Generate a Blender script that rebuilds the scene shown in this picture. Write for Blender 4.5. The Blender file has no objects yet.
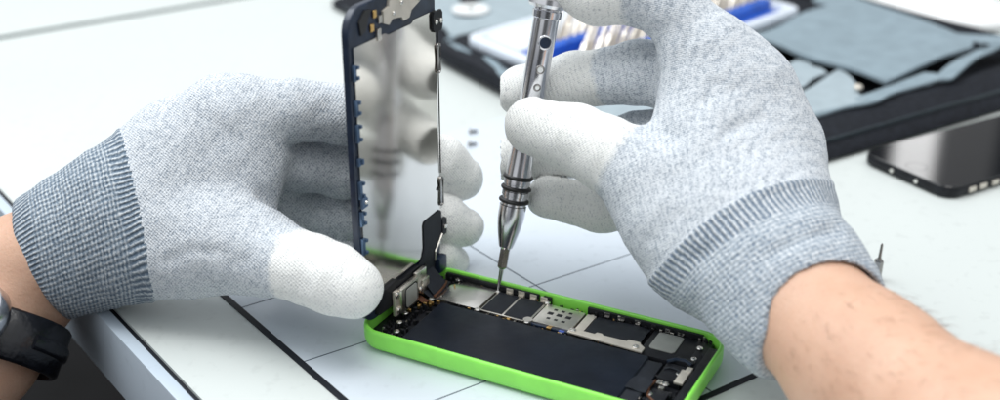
import bpy, bmesh, math, random
import numpy as np
from math import sin, cos, pi, radians, sqrt, atan2
from mathutils import Vector, Matrix, noise

random.seed(7)
MM = 0.001
C = bpy.context.scene.collection
sc = bpy.context.scene

# ------------------------------------------------------------------ measuring
# the camera was solved from the phone's known size; these turn a sighting into a place on the bench (mm)
FPX, PITCH, CAMH = 1204.1, 0.428294, 244.667

def on(px, py, z=0.0):
    x = (px-500)/FPX; y = -(py-200)/FPX
    d = np.array([x, cos(PITCH)+y*sin(PITCH), -sin(PITCH)+y*cos(PITCH)])
    t = (z-CAMH)/d[2]
    return np.array([0, 0, CAMH]) + d*t

def at(px, py, dep):
    x = (px-500)/FPX; y = -(py-200)/FPX
    return np.array([0, 0, CAMH]) + dep*np.array([x, cos(PITCH)+y*sin(PITCH), -sin(PITCH)+y*cos(PITCH)])

# ------------------------------------------------------------------ materials
class NT:
    def __init__(s, name):
        s.m = bpy.data.materials.new(name); s.m.use_nodes = True
        s.t = s.m.node_tree; s.b = s.t.nodes['Principled BSDF']
    def n(s, typ, **kw):
        nd = s.t.nodes.new(typ)
        for k, v in kw.items():
            if k.startswith('i_'):
                nd.inputs[k[2:].replace('_', ' ')].default_value = v
            else: setattr(nd, k, v)
        return nd
    def l(s, a, b): s.t.links.new(a, b)
    def math(s, op, a, b=None, c=None, clamp=False):
        nd = s.n('ShaderNodeMath', operation=op, use_clamp=clamp)
        for i, v in enumerate((a, b, c)):
            if v is None: continue
            if isinstance(v, (int, float)): nd.inputs[i].default_value = v
            else: s.l(v, nd.inputs[i])
        return nd.outputs[0]
    def mix(s, f, a, b):
        nd = s.n('ShaderNodeMix', data_type='RGBA')
        for i, v in ((0, f), (6, a), (7, b)):
            if isinstance(v, (int, float)): nd.inputs[i].default_value = v
            elif isinstance(v, tuple): nd.inputs[i].default_value = (*v, 1)
            else: s.l(v, nd.inputs[i])
        return nd.outputs[2]
    def ramp(s, f, stops):
        nd = s.n('ShaderNodeValToRGB'); e = nd.color_ramp.elements
        while len(e) < len(stops): e.new(0.5)
        for k, (p, c) in enumerate(stops):
            e[k].position = p; e[k].color = (*c, 1) if isinstance(c, tuple) else (c, c, c, 1)
        s.l(f, nd.inputs[0]); return nd.outputs[0]
    def coord(s, which='Object'):
        return s.n('ShaderNodeTexCoord').outputs[which]
    def noise(s, scale, detail=3, rough=0.5, vec=None, out=0):
        nd = s.n('ShaderNodeTexNoise'); nd.inputs['Scale'].default_value = scale
        nd.inputs['Detail'].default_value = detail; nd.inputs['Roughness'].default_value = rough
        s.l(vec if vec is not None else s.coord(), nd.inputs['Vector']); return nd.outputs[out]
    def bump(s, h, strength, dist):
        nd = s.n('ShaderNodeBump'); nd.inputs['Strength'].default_value = strength
        nd.inputs['Distance'].default_value = dist; s.l(h, nd.inputs['Height'])
        s.l(nd.outputs[0], s.b.inputs['Normal']); return nd

def plain(name, col, rough=0.5, metal=0.0, var=0.12, vscale=60, bump=0.0, bscale=400, coat=0.0, rvar=0.0):
    t = NT(name); b = t.b
    b.inputs['Metallic'].default_value = metal
    b.inputs['Coat Weight'].default_value = coat
    n = t.noise(vscale, 4)
    lo = tuple(c*(1-var) for c in col); hi = tuple(min(1, c*(1+var)) for c in col)
    t.l(t.ramp(n, [(0.3, lo), (0.7, hi)]), b.inputs['Base Color'])
    if rvar > 0:
        r = t.n('ShaderNodeMapRange'); r.inputs['To Min'].default_value = max(0, rough-rvar); r.inputs['To Max'].default_value = rough+rvar
        t.l(t.noise(vscale*2.3, 4), r.inputs[0]); t.l(r.outputs[0], b.inputs['Roughness'])
    else: b.inputs['Roughness'].default_value = rough
    if bump > 0: t.bump(t.noise(bscale, 3), bump, 0.0004)
    return t.m

M = {}
M['green'] = plain('green_plastic', (0.27, 0.82, 0.10), 0.38, 0, 0.06, 120, 0.05, 500, coat=0.25, rvar=0.1)
t_ = M['green'].node_tree.nodes['Principled BSDF']; t_.inputs['Coat Roughness'].default_value = 0.25
M['black'] = plain('black_plastic', (0.012, 0.013, 0.016), 0.42, 0, 0.3, 200, 0.15, 500)
M['navy'] = plain('navy_frame_plastic', (0.012, 0.022, 0.045), 0.3, 0, 0.3, 200, 0.1, 600)
M['darkpcb'] = plain('dark_board', (0.018, 0.018, 0.02), 0.4, 0, 0.6, 400, 0.6, 500)
M['batt'] = plain('battery_wrap', (0.006, 0.009, 0.016), 0.36, 0, 0.25, 90, 0.7, 70, rvar=0.12)
M['tape'] = plain('black_tape', (0.014, 0.017, 0.023), 0.55, 0, 0.15, 200, 0.1, 300)
M['silver'] = plain('tin_shield', (0.72, 0.69, 0.63), 0.3, 1, 0.08, 150, 0.06, 300, rvar=0.08)
M['bright'] = plain('bright_shield', (0.82, 0.80, 0.76), 0.24, 1, 0.05, 120, 0.05, 250, rvar=0.06)
M['matsil'] = plain('matte_nickel', (0.66, 0.62, 0.55), 0.5, 0.6, 0.1, 150)
M['gold'] = plain('gold_contact', (0.8, 0.52, 0.2), 0.35, 1, 0.15, 300)
M['copper'] = plain('copper_flex', (0.13, 0.055, 0.03), 0.4, 0.6, 0.2, 300)
M['blueic'] = plain('blue_part', (0.05, 0.1, 0.4), 0.4, 0, 0.2, 300)
M['steel'] = plain('polished_steel', (0.70, 0.70, 0.73), 0.19, 1, 0.05, 150, 0.02, 300, rvar=0.05)
M['darksteel'] = plain('dark_steel', (0.33, 0.32, 0.31), 0.25, 1, 0.1, 200, rvar=0.06)
M['rubber'] = plain('black_rubber', (0.012, 0.012, 0.013), 0.35, 0, 0.2, 300)
M['grey'] = plain('grey_pad', (0.30, 0.31, 0.29), 0.5, 0.2, 0.08, 150)
M['fabric'] = plain('grey_blue_pocket_fabric', (0.22, 0.285, 0.325), 0.85, 0, 0.10, 90, 0.5, 900)
M['fabric2'] = plain('pale_pocket_fabric', (0.32, 0.385, 0.42), 0.85, 0, 0.08, 90, 0.5, 900)
M['blackfab'] = plain('black_case_fabric', (0.011, 0.013, 0.018), 0.8, 0, 0.4, 300, 0.7, 900)
M['zip'] = plain('grey_zip', (0.018, 0.028, 0.036), 0.5, 0, 0.3, 300)
M['tray'] = plain('translucent_white_plastic', (0.72, 0.78, 0.86), 0.3, 0, 0.04, 60)
M['blue'] = plain('blue_foam', (0.02, 0.11, 0.52), 0.55, 0, 0.25, 200, 0.3, 500)
M['bit'] = plain('champagne_steel', (0.80, 0.745, 0.67), 0.3, 1, 0.1, 300)
M['white'] = plain('white_plastic', (0.8, 0.82, 0.82), 0.4, 0, 0.03, 60)
M['cloth'] = plain('white_cotton', (0.84, 0.85, 0.85), 0.9, 0, 0.03, 60, 0.4, 700)
M['floor'] = plain('dark_floor', (0.004, 0.004, 0.0045), 0.75, 0, 0.9, 6)
M['joint'] = plain('dark_joint', (0.012, 0.014, 0.02), 0.6, 0, 0.2, 60)
M['thin'] = plain('hairline_joint', (0.05, 0.07, 0.10), 0.6, 0, 0.2, 60)
M['farjoint'] = plain('grey_green_joint', (0.07, 0.09, 0.09), 0.6, 0, 0.2, 60)
M['leather'] = plain('black_leather', (0.005, 0.006, 0.009), 0.24, 0, 0.4, 250, 0.6, 350)
M['dial'] = plain('pale_blue_watch_glass', (0.10, 0.20, 0.30), 0.1, 0, 0.1, 60)
M['blackglass'] = plain('black_glass', (0.006, 0.007, 0.009), 0.05, 0, 0.1, 20)
for k_ in ('floor', 'black', 'batt', 'tape', 'darkpcb', 'blackfab', 'joint'): M[k_].node_tree.nodes['Principled BSDF'].inputs['Specular IOR Level'].default_value = 0.22
M['lamp_metal'] = plain('frame_steel_legs', (0.12, 0.13, 0.15), 0.5, 0.5, 0.1, 60)

def table_mat(name, col, rough, var=0.05):
    t = NT(name)
    n1 = t.noise(5, 3); n2 = t.noise(160, 5)
    lo = tuple(c*(1-var) for c in col)
    c1 = t.ramp(n1, [(0.3, lo), (0.7, col)])
    sp = t.ramp(n2, [(0.30, 0.93), (0.42, 1.0)])
    mm = t.n('ShaderNodeMix', data_type='RGBA', blend_type='MULTIPLY'); mm.inputs[0].default_value = 1
    t.l(c1, mm.inputs[6]); t.l(sp, mm.inputs[7]); t.l(mm.outputs[2], t.b.inputs['Base Color'])
    r = t.n('ShaderNodeMapRange'); r.inputs['To Min'].default_value = rough-0.05; r.inputs['To Max'].default_value = rough+0.07
    t.l(t.noise(30, 4), r.inputs[0]); t.l(r.outputs[0], t.b.inputs['Roughness'])
    t.bump(t.noise(700, 2), 0.05, 0.0002)
    return t.m
M['bench'] = table_mat('pale_laminate', (0.60, 0.64, 0.625), 0.42)
M['mat'] = table_mat('pale_blue_panel', (0.62, 0.68, 0.745), 0.33, 0.03)
M['side'] = table_mat('bench_side_metal', (0.50, 0.58, 0.66), 0.38)

def skin_mat():
    t = NT('skin')
    n = t.noise(45, 5, 0.6); n2 = t.noise(900, 3, 0.6)
    c = t.ramp(n, [(0.25, (0.56, 0.33, 0.225)), (0.55, (0.63, 0.395, 0.28)), (0.8, (0.68, 0.45, 0.33))])
    c2 = t.mix(t.ramp(n2, [(0.55, 0.0), (0.75, 0.25)]), c, (0.45, 0.20, 0.13))
    t.l(c2, t.b.inputs['Base Color'])
    t.b.inputs['Roughness'].default_value = 0.48
    t.b.inputs['Subsurface Weight'].default_value = 0.12
    t.b.inputs['Subsurface Radius'].default_value = (0.006, 0.002, 0.001)
    t.b.inputs['Subsurface Scale'].default_value = 0.5
    t.bump(t.math('ADD', t.noise(650, 4, 0.6), t.noise(120, 3)), 0.35, 0.0006)
    return t.m
M['skin'] = skin_mat()
M['hair'] = plain('arm_hair', (0.16, 0.08, 0.04), 0.5)

def glove_mat():
    """machine knit: marled grey and white yarn, rubber dipped finger tips (attribute 'dip'), rows follow 'knit' """
    t = NT('marled_knit')
    obj = t.coord()
    at_ = t.n('ShaderNodeAttribute', attribute_name='knit').outputs['Vector']
    dip = t.n('ShaderNodeAttribute', attribute_name='dip').outputs['Fac']
    sep = t.n('ShaderNodeSeparateXYZ'); t.l(at_, sep.inputs[0])
    wob = t.noise(260, 2, 0.5, obj)
    # rows across the limb, wales along it
    rows = t.math('SINE', t.math('ADD', t.math('MULTIPLY', sep.outputs[0], 2*pi/1.35), t.math('MULTIPLY', wob, 4.0)))
    wales = t.math('SINE', t.math('ADD', t.math('MULTIPLY', sep.outputs[1], 2*pi/1.5), t.math('MULTIPLY', wob, 4.0)))
    knit = t.math('MULTIPLY', rows, wales)
    sp = t.noise(1500, 3, 0.65, obj)
    sp2 = t.noise(430, 2, 0.5, obj)
    f = t.math('ADD', t.math('ADD', sp, t.math('MULTIPLY', knit, 0.075)), t.math('MULTIPLY', t.math('SUBTRACT', sp2, 0.5), 0.35))
    yarn = t.ramp(f, [(0.30, (0.29, 0.34, 0.40)), (0.42, (0.50, 0.55, 0.61)), (0.57, (0.74, 0.78, 0.82))])
    patch = t.ramp(t.noise(28, 3, 0.5, obj), [(0.35, 0.93), (0.65, 1.0)])
    mm = t.n('ShaderNodeMix', data_type='RGBA', blend_type='MULTIPLY'); mm.inputs[0].default_value = 1
    t.l(yarn, mm.inputs[6]); t.l(patch, mm.inputs[7])
    coatf = t.ramp(f, [(0.30, (0.58, 0.60, 0.61)), (0.46, (0.87, 0.88, 0.86))])
    edge = t.math('ADD', dip, t.math('MULTIPLY', t.math('SUBTRACT', t.noise(240, 3, 0.6, obj), 0.5), 0.8))
    k = t.ramp(edge, [(0.30, 0.0), (0.72, 1.0)])
    t.l(t.mix(k, mm.outputs[2], coatf), t.b.inputs['Base Color'])
    rg = t.n('ShaderNodeMapRange'); rg.inputs['To Min'].default_value = 0.92; rg.inputs['To Max'].default_value = 0.72
    t.l(k, rg.inputs[0]); t.l(rg.outputs[0], t.b.inputs['Roughness'])
    t.b.inputs['Sheen Weight'].default_value = 0.15
    t.b.inputs['Specular IOR Level'].default_value = 0.3
    bw = t.n('ShaderNodeMapRange'); bw.inputs['To Min'].default_value = 1.0; bw.inputs['To Max'].default_value = 0.85
    t.l(k, bw.inputs[0])
    h = t.math('ADD', t.math('ADD', t.math('MULTIPLY', sp, 1.4), t.math('MULTIPLY', knit, 0.35)), t.math('MULTIPLY', k, 0.5))
    bp = t.bump(h, 0.8, 0.00035); t.l(bw.outputs[0], bp.inputs['Strength'])
    return t.m
M['glove'] = glove_mat()

def cuff_mat(name, dark, mid, light, ribn, band_mm=7.0, length=44.0, amp=1.0):
    """ribbed knit; 'sleeve' = (mm along the arm, cos, sin round it)"""
    t = NT(name); obj = t.coord()
    at_ = t.n('ShaderNodeAttribute', attribute_name='sleeve').outputs['Vector']
    sep = t.n('ShaderNodeSeparateXYZ'); t.l(at_, sep.inputs[0])
    ang = t.math('ARCTAN2', sep.outputs[2], sep.outputs[1])
    wob = t.noise(120, 2, 0.5, obj)
    rib = t.math('SINE', t.math('ADD', t.math('MULTIPLY', ang, ribn), t.math('MULTIPLY', wob, 3.0)))
    row = t.math('SINE', t.math('ADD', t.math('MULTIPLY', sep.outputs[0], 2*pi/1.5), t.math('MULTIPLY', wob, 5.0)))
    sp = t.noise(900, 3, 0.65, obj)
    # the turned bands next to the hand and at the opening show only ribs
    e = 0.012
    band = t.ramp(t.math('MULTIPLY', sep.outputs[0], 0.01), [(band_mm*0.01-e, 0.0), (band_mm*0.01+e*.3, 1.0), (length*0.01-0.062, 1.0), (length*0.01-0.052, 0.0)])
    rowk = t.math('MULTIPLY', row, t.math('MULTIPLY', band, 0.10*amp))
    ribk = t.math('MULTIPLY', rib, t.math('SUBTRACT', 0.19, t.math('MULTIPLY', band, 0.19-0.09*amp)))
    f = t.math('ADD', t.math('ADD', t.math('ADD', sp, -0.045), t.math('MULTIPLY', band, 0.045)), t.math('ADD', rowk, ribk))     # the turned bands are knitted in the darker yarn
    col = t.ramp(f, [(0.30, dark), (0.50, mid), (0.72, light)])
    t.l(col, t.b.inputs['Base Color'])
    t.b.inputs['Roughness'].default_value = 0.92
    t.b.inputs['Specular IOR Level'].default_value = 0.3
    t.b.inputs['Sheen Weight'].default_value = 0.15
    h = t.math('ADD', t.math('MULTIPLY', sp, 0.7), t.math('ADD', t.math('MULTIPLY', ribk, 3.0), t.math('MULTIPLY', rowk, 3.0)))
    t.bump(h, 0.9, 0.0006)
    return t.m
M['cuffl'] = cuff_mat('blue_grey_rib_knit', (0.10, 0.145, 0.20), (0.27, 0.33, 0.395), (0.60, 0.64, 0.67), 78, 7.0, 46.0)
M['cuffr'] = cuff_mat('grey_rib_knit', (0.17, 0.22, 0.29), (0.40, 0.45, 0.50), (0.68, 0.71, 0.74), 84, 10.0, 62.0, 0.55)

# ------------------------------------------------------------------ object helpers
def tag(o, label=None, cat=None, group=None, kind=None):
    if label: o['label'] = label
    if cat: o['category'] = cat
    if group: o['group'] = group
    if kind: o['kind'] = kind
    return o

def empty(name, loc=(0, 0, 0), rz=0.0):
    o = bpy.data.objects.new(name, None); C.objects.link(o)
    o.location = Vector(loc)*MM; o.rotation_euler = (0, 0, rz); o.empty_display_size = 0.01
    return o

def link_mesh(name, me, mat, parent=None):
    if mat is not None and not me.materials: me.materials.append(mat)
    o = bpy.data.objects.new(name, me); C.objects.link(o); o.parent = parent
    return o

class MB:
    """collects shapes (mm) and links them as one mesh"""
    def __init__(s): s.bm = bmesh.new()
    def _x(s, vs, mat): 
        if mat is not None: bmesh.ops.transform(s.bm, matrix=mat, verts=vs)
    def box(s, x0, x1, y0, y1, z0, z1, bev=0.0, seg=2, mat=None):
        r = bmesh.ops.create_cube(s.bm, size=1.0); vs = r['verts']
        for v in vs:
            v.co = Vector((x0 if v.co.x < 0 else x1, y0 if v.co.y < 0 else y1, z0 if v.co.z < 0 else z1))
        s._x(vs, mat)
        if bev > 0:
            es = list({e for v in vs for e in v.link_edges})
            bmesh.ops.bevel(s.bm, geom=es, offset=bev, segments=seg, profile=0.6, affect='EDGES')
        return s
    def cyl(s, a, b, r0, r1=None, n=20, bev=0):
        a, b = Vector(a), Vector(b); d = b-a
        r = bmesh.ops.create_cone(s.bm, cap_ends=True, segments=n, radius1=r0, radius2=r0 if r1 is None else r1, depth=d.length)
        q = d.to_track_quat('Z', 'Y').to_matrix().to_4x4()
        bmesh.ops.transform(s.bm, matrix=Matrix.Translation((a+b)/2) @ q, verts=r['verts'])
        return s
    def lathe(s, prof, n=40, axis=(Vector((0, 0, 0)), Vector((0, 0, 1)))):
        """prof: (height, radius)"""
        o, d = axis; d = d.normalized(); q = d.to_track_quat('Z', 'Y')
        rings = []
        for h, r in prof:
            if r < 1e-4: rings.append([s.bm.verts.new(o + q @ Vector((0, 0, h)))])
            else: rings.append([s.bm.verts.new(o + q @ Vector((r*cos(2*pi*k/n), r*sin(2*pi*k/n), h))) for k in range(n)])
        for A, B in zip(rings, rings[1:]):
            for k in range(n):
                j = (k+1) % n
                if len(A) == 1 and len(B) == 1: continue
                if len(A) == 1: s.bm.faces.new((A[0], B[k], B[j]))
                elif len(B) == 1: s.bm.faces.new((A[k], A[j], B[0]))
                else: s.bm.faces.new((A[k], A[j], B[j], B[k]))
        return s
    def torus(s, c, d, R, r, n=40, m=12):
        c = Vector(c); q = Vector(d).normalized().to_track_quat('Z', 'Y')
        g = [[s.bm.verts.new(c + q @ Vector(((R+r*cos(2*pi*j/m))*cos(2*pi*i/n), (R+r*cos(2*pi*j/m))*sin(2*pi*i/n), r*sin(2*pi*j/m)))) for j in range(m)] for i in range(n)]
        for i in range(n):
            for j in range(m):
                s.bm.faces.new((g[i][j], g[(i+1) % n][j], g[(i+1) % n][(j+1) % m], g[i][(j+1) % m]))
        return s
    def prism(s, poly, z0, z1, bev=0.0, mat=None):
        lo = [s.bm.verts.new((p[0], p[1], z0)) for p in poly]; hi = [s.bm.verts.new((p[0], p[1], z1)) for p in poly]
        n = len(poly)
        fs = [s.bm.faces.new(lo[::-1]), s.bm.faces.new(hi)]
        for k in range(n): fs.append(s.bm.faces.new((lo[k], lo[(k+1) % n], hi[(k+1) % n], hi[k])))
        if mat is not None: bmesh.ops.transform(s.bm, matrix=mat, verts=lo+hi)
        if bev > 0:
            es = list({e for v in hi for e in v.link_edges})
            bmesh.ops.bevel(s.bm, geom=es, offset=bev, segments=2, profile=0.6, affect='EDGES')
        return s
    def tube(s, pts, r, n=10, flat=1.0):
        pts = [Vector(p) for p in pts]; rings = []
        for i, p in enumerate(pts):
            d = (pts[min(i+1, len(pts)-1)] - pts[max(i-1, 0)]).normalized()
            q = d.to_track_quat('Z', 'Y'); rr = r[i] if isinstance(r, (list, tuple)) else r
            rings.append([s.bm.verts.new(p + q @ Vector((rr*cos(2*pi*k/n), rr*flat*sin(2*pi*k/n), 0))) for k in range(n)])
        for A, B in zip(rings, rings[1:]):
            for k in range(n): s.bm.faces.new((A[k], A[(k+1) % n], B[(k+1) % n], B[k]))
        s.bm.faces.new(rings[0][::-1]); s.bm.faces.new(rings[-1]); return s
    def loft(s, loops, cap0=True, cap1=True):
        R = [[s.bm.verts.new(p) for p in L] for L in loops]; n = len(R[0])
        for A, B in zip(R, R[1:]):
            for k in range(n): s.bm.faces.new((A[k], A[(k+1) % n], B[(k+1) % n], B[k]))
        if cap0: s.bm.faces.new(R[0][::-1])
        if cap1: s.bm.faces.new(R[-1])
        return s
    def sheet(s, grid, th):
        """grid of points -> a solid sheet with thickness"""
        nr, nc = len(grid), len(grid[0])
        top = [[s.bm.verts.new(p) for p in row] for row in grid]
        bot = [[s.bm.verts.new((p[0], p[1], p[2]-th)) for p in row] for row in grid]
        for i in range(nr-1):
            for j in range(nc-1):
                s.bm.faces.new((top[i][j], top[i][j+1], top[i+1][j+1], top[i+1][j]))
                s.bm.faces.new((bot[i][j], bot[i+1][j], bot[i+1][j+1], bot[i][j+1]))
        for i in range(nr-1):
            for j in (0, nc-1): s.bm.faces.new((top[i][j], top[i+1][j], bot[i+1][j], bot[i][j]))
        for j in range(nc-1):
            for i in (0, nr-1): s.bm.faces.new((top[i][j], top[i][j+1], bot[i][j+1], bot[i][j]))
        return s
    def build(s, name, mat, parent=None, smooth=True, ang=35):
        bmesh.ops.recalc_face_normals(s.bm, faces=s.bm.faces)
        for v in s.bm.verts: v.co *= MM
        me = bpy.data.meshes.new(name); s.bm.to_mesh(me); s.bm.free()
        if smooth:
            me.polygons.foreach_set('use_smooth', [True]*len(me.polygons))
            me.set_sharp_from_angle(angle=radians(ang))
        return link_mesh(name, me, M[mat] if isinstance(mat, str) else mat, parent)

def rrect(x0, x1, y0, y1, r, z, n=8, inset=0.0):
    x0 += inset; x1 -= inset; y0 += inset; y1 -= inset; r = max(r-inset, 0.3); out = []
    for cx, cy, a0 in ((x1-r, y1-r, 0), (x0+r, y1-r, 90), (x0+r, y0+r, 180), (x1-r, y0+r, 270)):
        for k in range(n+1):
            a = radians(a0+90*k/n); out.append((cx+r*cos(a), cy+r*sin(a), z))
    return out

# ================================================================== SETTING
MB().box(-4000, 4000, -2500, 5500, -752, -750).build('floor', 'floor', None, False)['kind'] = 'structure'

dE = np.array([0.6088, -0.7934, 0.0])      # along the bench's near edge
dG = np.array([0.819, 0.574, 0.0])         # across it
E0 = np.array([-162.0, 432.0, 0.0])
bench = empty('workbench', (0, 0, -750))
tag(bench, 'pale grey-green workbench top with pale blue inlaid panel and thin dark joint lines', 'workbench')
def bq(s, t, base=E0): return base + dE*s + dG*t
def slab(pts, z0, z1, name, mat, bev=0.0, parent=bench):
    m = MB(); m.prism([(p[0], p[1]) for p in pts], z0, z1, bev)
    o = m.build(name, mat, parent); 
    for v in o.data.vertices: v.co.z += 0.75       # the bench Empty stands on the floor
    return o
# near border strip, set 1 mm lower than its metal edging
slab([bq(-900, 2.2), bq(700, 2.2), bq(700, 1900), bq(-900, 1900)], -24, -0.6, 'tabletop', 'bench')
slab([bq(-900, -5.4), bq(700, -5.4), bq(700, 0.0), bq(-900, 0.0)], -31, -0.3, 'edge_strip', 'side', 0.8)
slab([bq(-900, 0.0), bq(700, 0.0), bq(700, 2.2), bq(-900, 2.2)], -24, -1.9, 'edge_joint', 'joint')
# inlaid panel: left, front, back sides measured in the photograph
def lineI(p, d, q, e):
    a = np.array([[d[0], -e[0]], [d[1], -e[1]]]); s = np.linalg.solve(a, (q-p)[:2]); return p + d*s[0]
tl = np.array([-117., 445., 0]); fr = np.array([72., 364., 0]); bk = np.array([-28., 630., 0])
P_fl = lineI(tl, dE, fr, dG); P_bl = lineI(tl, dE, bk, dG)
rb = np.array([4., 648., 0]); P_fr = lineI(P_fl, dG, rb, dE); P_br = lineI(P_bl, dG, rb, dE)
slab([P_fl, P_fr, P_br, P_bl], -2.0, -0.25, 'inlaid_panel', 'mat')
def strip(a, b, w, z, name='joint', mat='joint', h=0.6):
    a = np.array(a, float); b = np.array(b, float); d = (b-a)/np.linalg.norm(b-a); n = np.array([-d[1], d[0], 0])*w/2
    return slab([a-n, b-n, b+n, a+n], z-h, z, name, mat)
nE = np.array([-dE[1], dE[0], 0]);
strip(P_fl+dE*0.5-nE*1.3, P_bl-nE*1.3, 2.6, -0.05, 'joint')
strip(P_fl, P_fr, 2.6, -0.15, 'joint')
k0 = np.array([-10., 482., 0])
strip(lineI(k0, dE, fr, dG)-dE*1.5, lineI(k0, dE, bk, dG), 0.55, -0.12, 'hairline_joint', 'thin')
for m0 in ((18., 453., 0), (-104., 431.5, 0), (-22., 364., 0)):
    m0 = np.array(m0); a = lineI(m0, dG, tl, dE)
    e_ = np.array([0.829, 0.559, 0]) if m0[0] > 0 else dG
    if m0[0] == -22.: b = lineI(m0, dG, k0, dE)
    elif m0[0] < -50: b = lineI(m0, dG, k0, dE)
    else: a = lineI(np.array([-71.5, 390.8, 0]), np.array([0.8285, 0.56, 0]), tl-nE*0.6, dE); b = lineI(a, np.array([0.8285, 0.56, 0]), rb, dE)
    strip(a, b, 0.5, -0.16, 'hairline_joint', 'thin')
strip((-700, 553, 0), (500, 1425, 0), 7.0, -0.2, 'far_joint', 'farjoint')
for s, t in ((-760, 60), (600, 60), (-760, 1800), (600, 1800)):
    p = bq(s, t); m = MB().box(p[0]-22, p[0]+22, p[1]-22, p[1]+22, 0, 725, 2); m.build('leg', 'lamp_metal', bench)

# ================================================================== THE GREEN PHONE
A0 = -0.47704
ph = empty('smartphone', (-53.6, 398.3, 0), A0)
tag(ph, 'opened smartphone with bright green shell, its black front panel raised upright on the left', 'smartphone')
Lp, Wp = 124.4, 59.2
def rr(ins, z, r=10.5): return rrect(-3.0, Lp+3.6, -0.1, Wp+0.2, r, z, 10, ins)
m = MB()
m.loft([rr(3.2, 0.15), rr(1.6, 0.5), rr(0.6, 1.4), rr(0.1, 2.8), rr(0, 4.2), rr(0, 7.6), rr(0.15, 8.5), rr(0.55, 8.95), rr(1.3, 9.0), rr(1.6, 8.8), rr(1.7, 8.3), rr(1.8, 2.2)])
m.build('shell', 'green', ph, ang=50)
m = MB(); m.loft([rr(2.1, 2.25), rr(2.1, 3.0)]); m.build('inner_tray', 'black', ph)
# inner black chassis ring, broken on the far side so the green shows
m = MB()
for (a, b) in ((6, 49.0), (51.0, 54.5), (70.5, 118)): m.box(a, b, 55.9, 57.3, 3, 8.0, 0.2)
for (a, b) in ((12, 112),): m.box(a, b, 2.2, 3.1, 3, 7.2, 0.2)
m.box(122.6, 126.0, 9, 50, 3, 7.6, 0.3); m.box(118.0, 123.0, 36.0, 55.0, 3, 6.2, 0.5)
m.build('chassis_rim', 'black', ph)
# battery
m = MB(); m.box(15.5, 104.5, 3.4, 35.3, 3.0, 6.9, 1.1, 3); m.build('battery', 'batt', ph)
m = MB(); m.box(103.0, 110.5, 5.5, 34.0, 3.0, 6.1, 0.8, 2); m.build('battery_tab', 'tape', ph)
# logic board
bd = MB().box(9, 99, 36.4, 55.8, 3.0, 4.4, 0.2).build('logic_board', 'darkpcb', ph)
m = MB(); m.prism([(11.4, 37.2), (30.6, 37.6), (30.8, 54.9), (16.0, 55.6), (11.4, 50.0)], 4.4, 6.5, 0.35); m.build('shield', 'bright', bd)
m = MB(); m.box(31.4, 53.2, 38.0, 54.9, 4.4, 6.0, 0.25); m.build('shield', 'silver', bd)
m = MB(); m.box(32.0, 41.0, 38.8, 54.2, 6.0, 6.25, 0.08); m.box(42.0, 52.3, 38.8, 54.2, 6.0, 6.25, 0.08); m.build('tape', 'tape', bd)
# sim tray lid with its pattern of holes
m = MB(); m.box(54.0, 70.6, 39.0, 54.0, 4.4, 6.6, 0.3); sl = m.build('sim_slot', 'silver', ph)
m = MB()
for i, (dx, dy, w) in enumerate([(-3.2, 3.6, .7), (0, 3.6, .7), (3.2, 3.6, .7), (-4.0, 0.2, 1.15), (-0.1, 0.2, 1.15), (3.7, 0.2, 1.15), (-3.2, -3.6, .7), (0, -3.6, .7), (3.2, -3.6, .7)]):
    m.box(62.3+dx-w, 62.3+dx+w, 47.2+dy-w*.85, 47.2+dy+w*.85, 6.55, 6.68, 0.05)
m.build('slot_hole', 'black', sl)
m = MB(); m.box(54.5, 69.5, 37.7, 38.9, 4.2, 6.0, 0.2); m.build('connector', 'navy', ph)
m = MB(); m.box(61, 63, 37.3, 38.7, 5.2, 6.2, 0.2); m.build('contact', 'gold', ph)
m = MB(); m.box(66.3, 68.6, 37.2, 38.6, 5.2, 6.1, 0.2); m.build('contact', 'blueic', ph)
m = MB(); m.box(71.4, 75.2, 40.4, 53.9, 4.4, 6.4, 0.25); m.build('shield', 'matsil', bd)
# black cover sheet over the lower board
m = MB(); g = []
for i in range(9):
    g.append([(75.8+i*2.75, 40.9+j*1.95, 6.3+0.35*sin(i*0.8+j*0.5)+0.2*cos(j*1.3)) for j in range(8)])
m.sheet(g, 0.35); m.build('cover_sheet', 'tape', ph)
# long bright bracket
m = MB(); m.prism([(70.2, 36.8), (101.0, 35.9), (101.0, 39.4), (98.6, 40.9), (98.2, 42.2), (93.4, 42.2), (93.2, 40.6), (83.5, 40.4), (83.0, 41.6), (80.6, 41.6), (80.4, 39.9), (70.2, 40.2)], 6.6, 7.2, 0.15)
m.build('bracket', 'matsil', ph)
def screw(u, v, z, r=1.25, mat='bright', par=ph):
    m = MB(); m.lathe([(0, r), (0.45, r), (0.75, r*0.8), (0.8, r*0.35), (0.45, r*0.28), (0.45, 0)], 18, (Vector((u, v, z)), Vector((0, 0, 1))))
    m.build('screw', mat, par)
for u, v, z in ((30.9, 55.1, 5.6), (31.2, 37.0, 6.2), (52.8, 37.4, 6.2), (10.4, 36.2, 6.0), (97.8, 38.0, 7.2), (72.0, 38.4, 7.2), (53.4, 54.8, 6.2), (6.5, 22.5, 5.5), (8.2, 15.2, 5.5), (10.5, 9.5, 5.0), (115.8, 21.5, 5.6), (117.8, 30.0, 5.6), (112.6, 13.6, 5.3), (119.4, 42.0, 5.6), (109.6, 9.8, 5.0), (119.2, 49.2, 6.4), (12, 55.4, 6.0)):
    screw(u, v, z)
for c in ((52.6, 38.6, 5.0),):
    MB().cyl((c[0], c[1], 4.4), (c[0], c[1], 7.0), 2.1, 1.9, 20).build('standoff', 'silver', ph)
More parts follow.
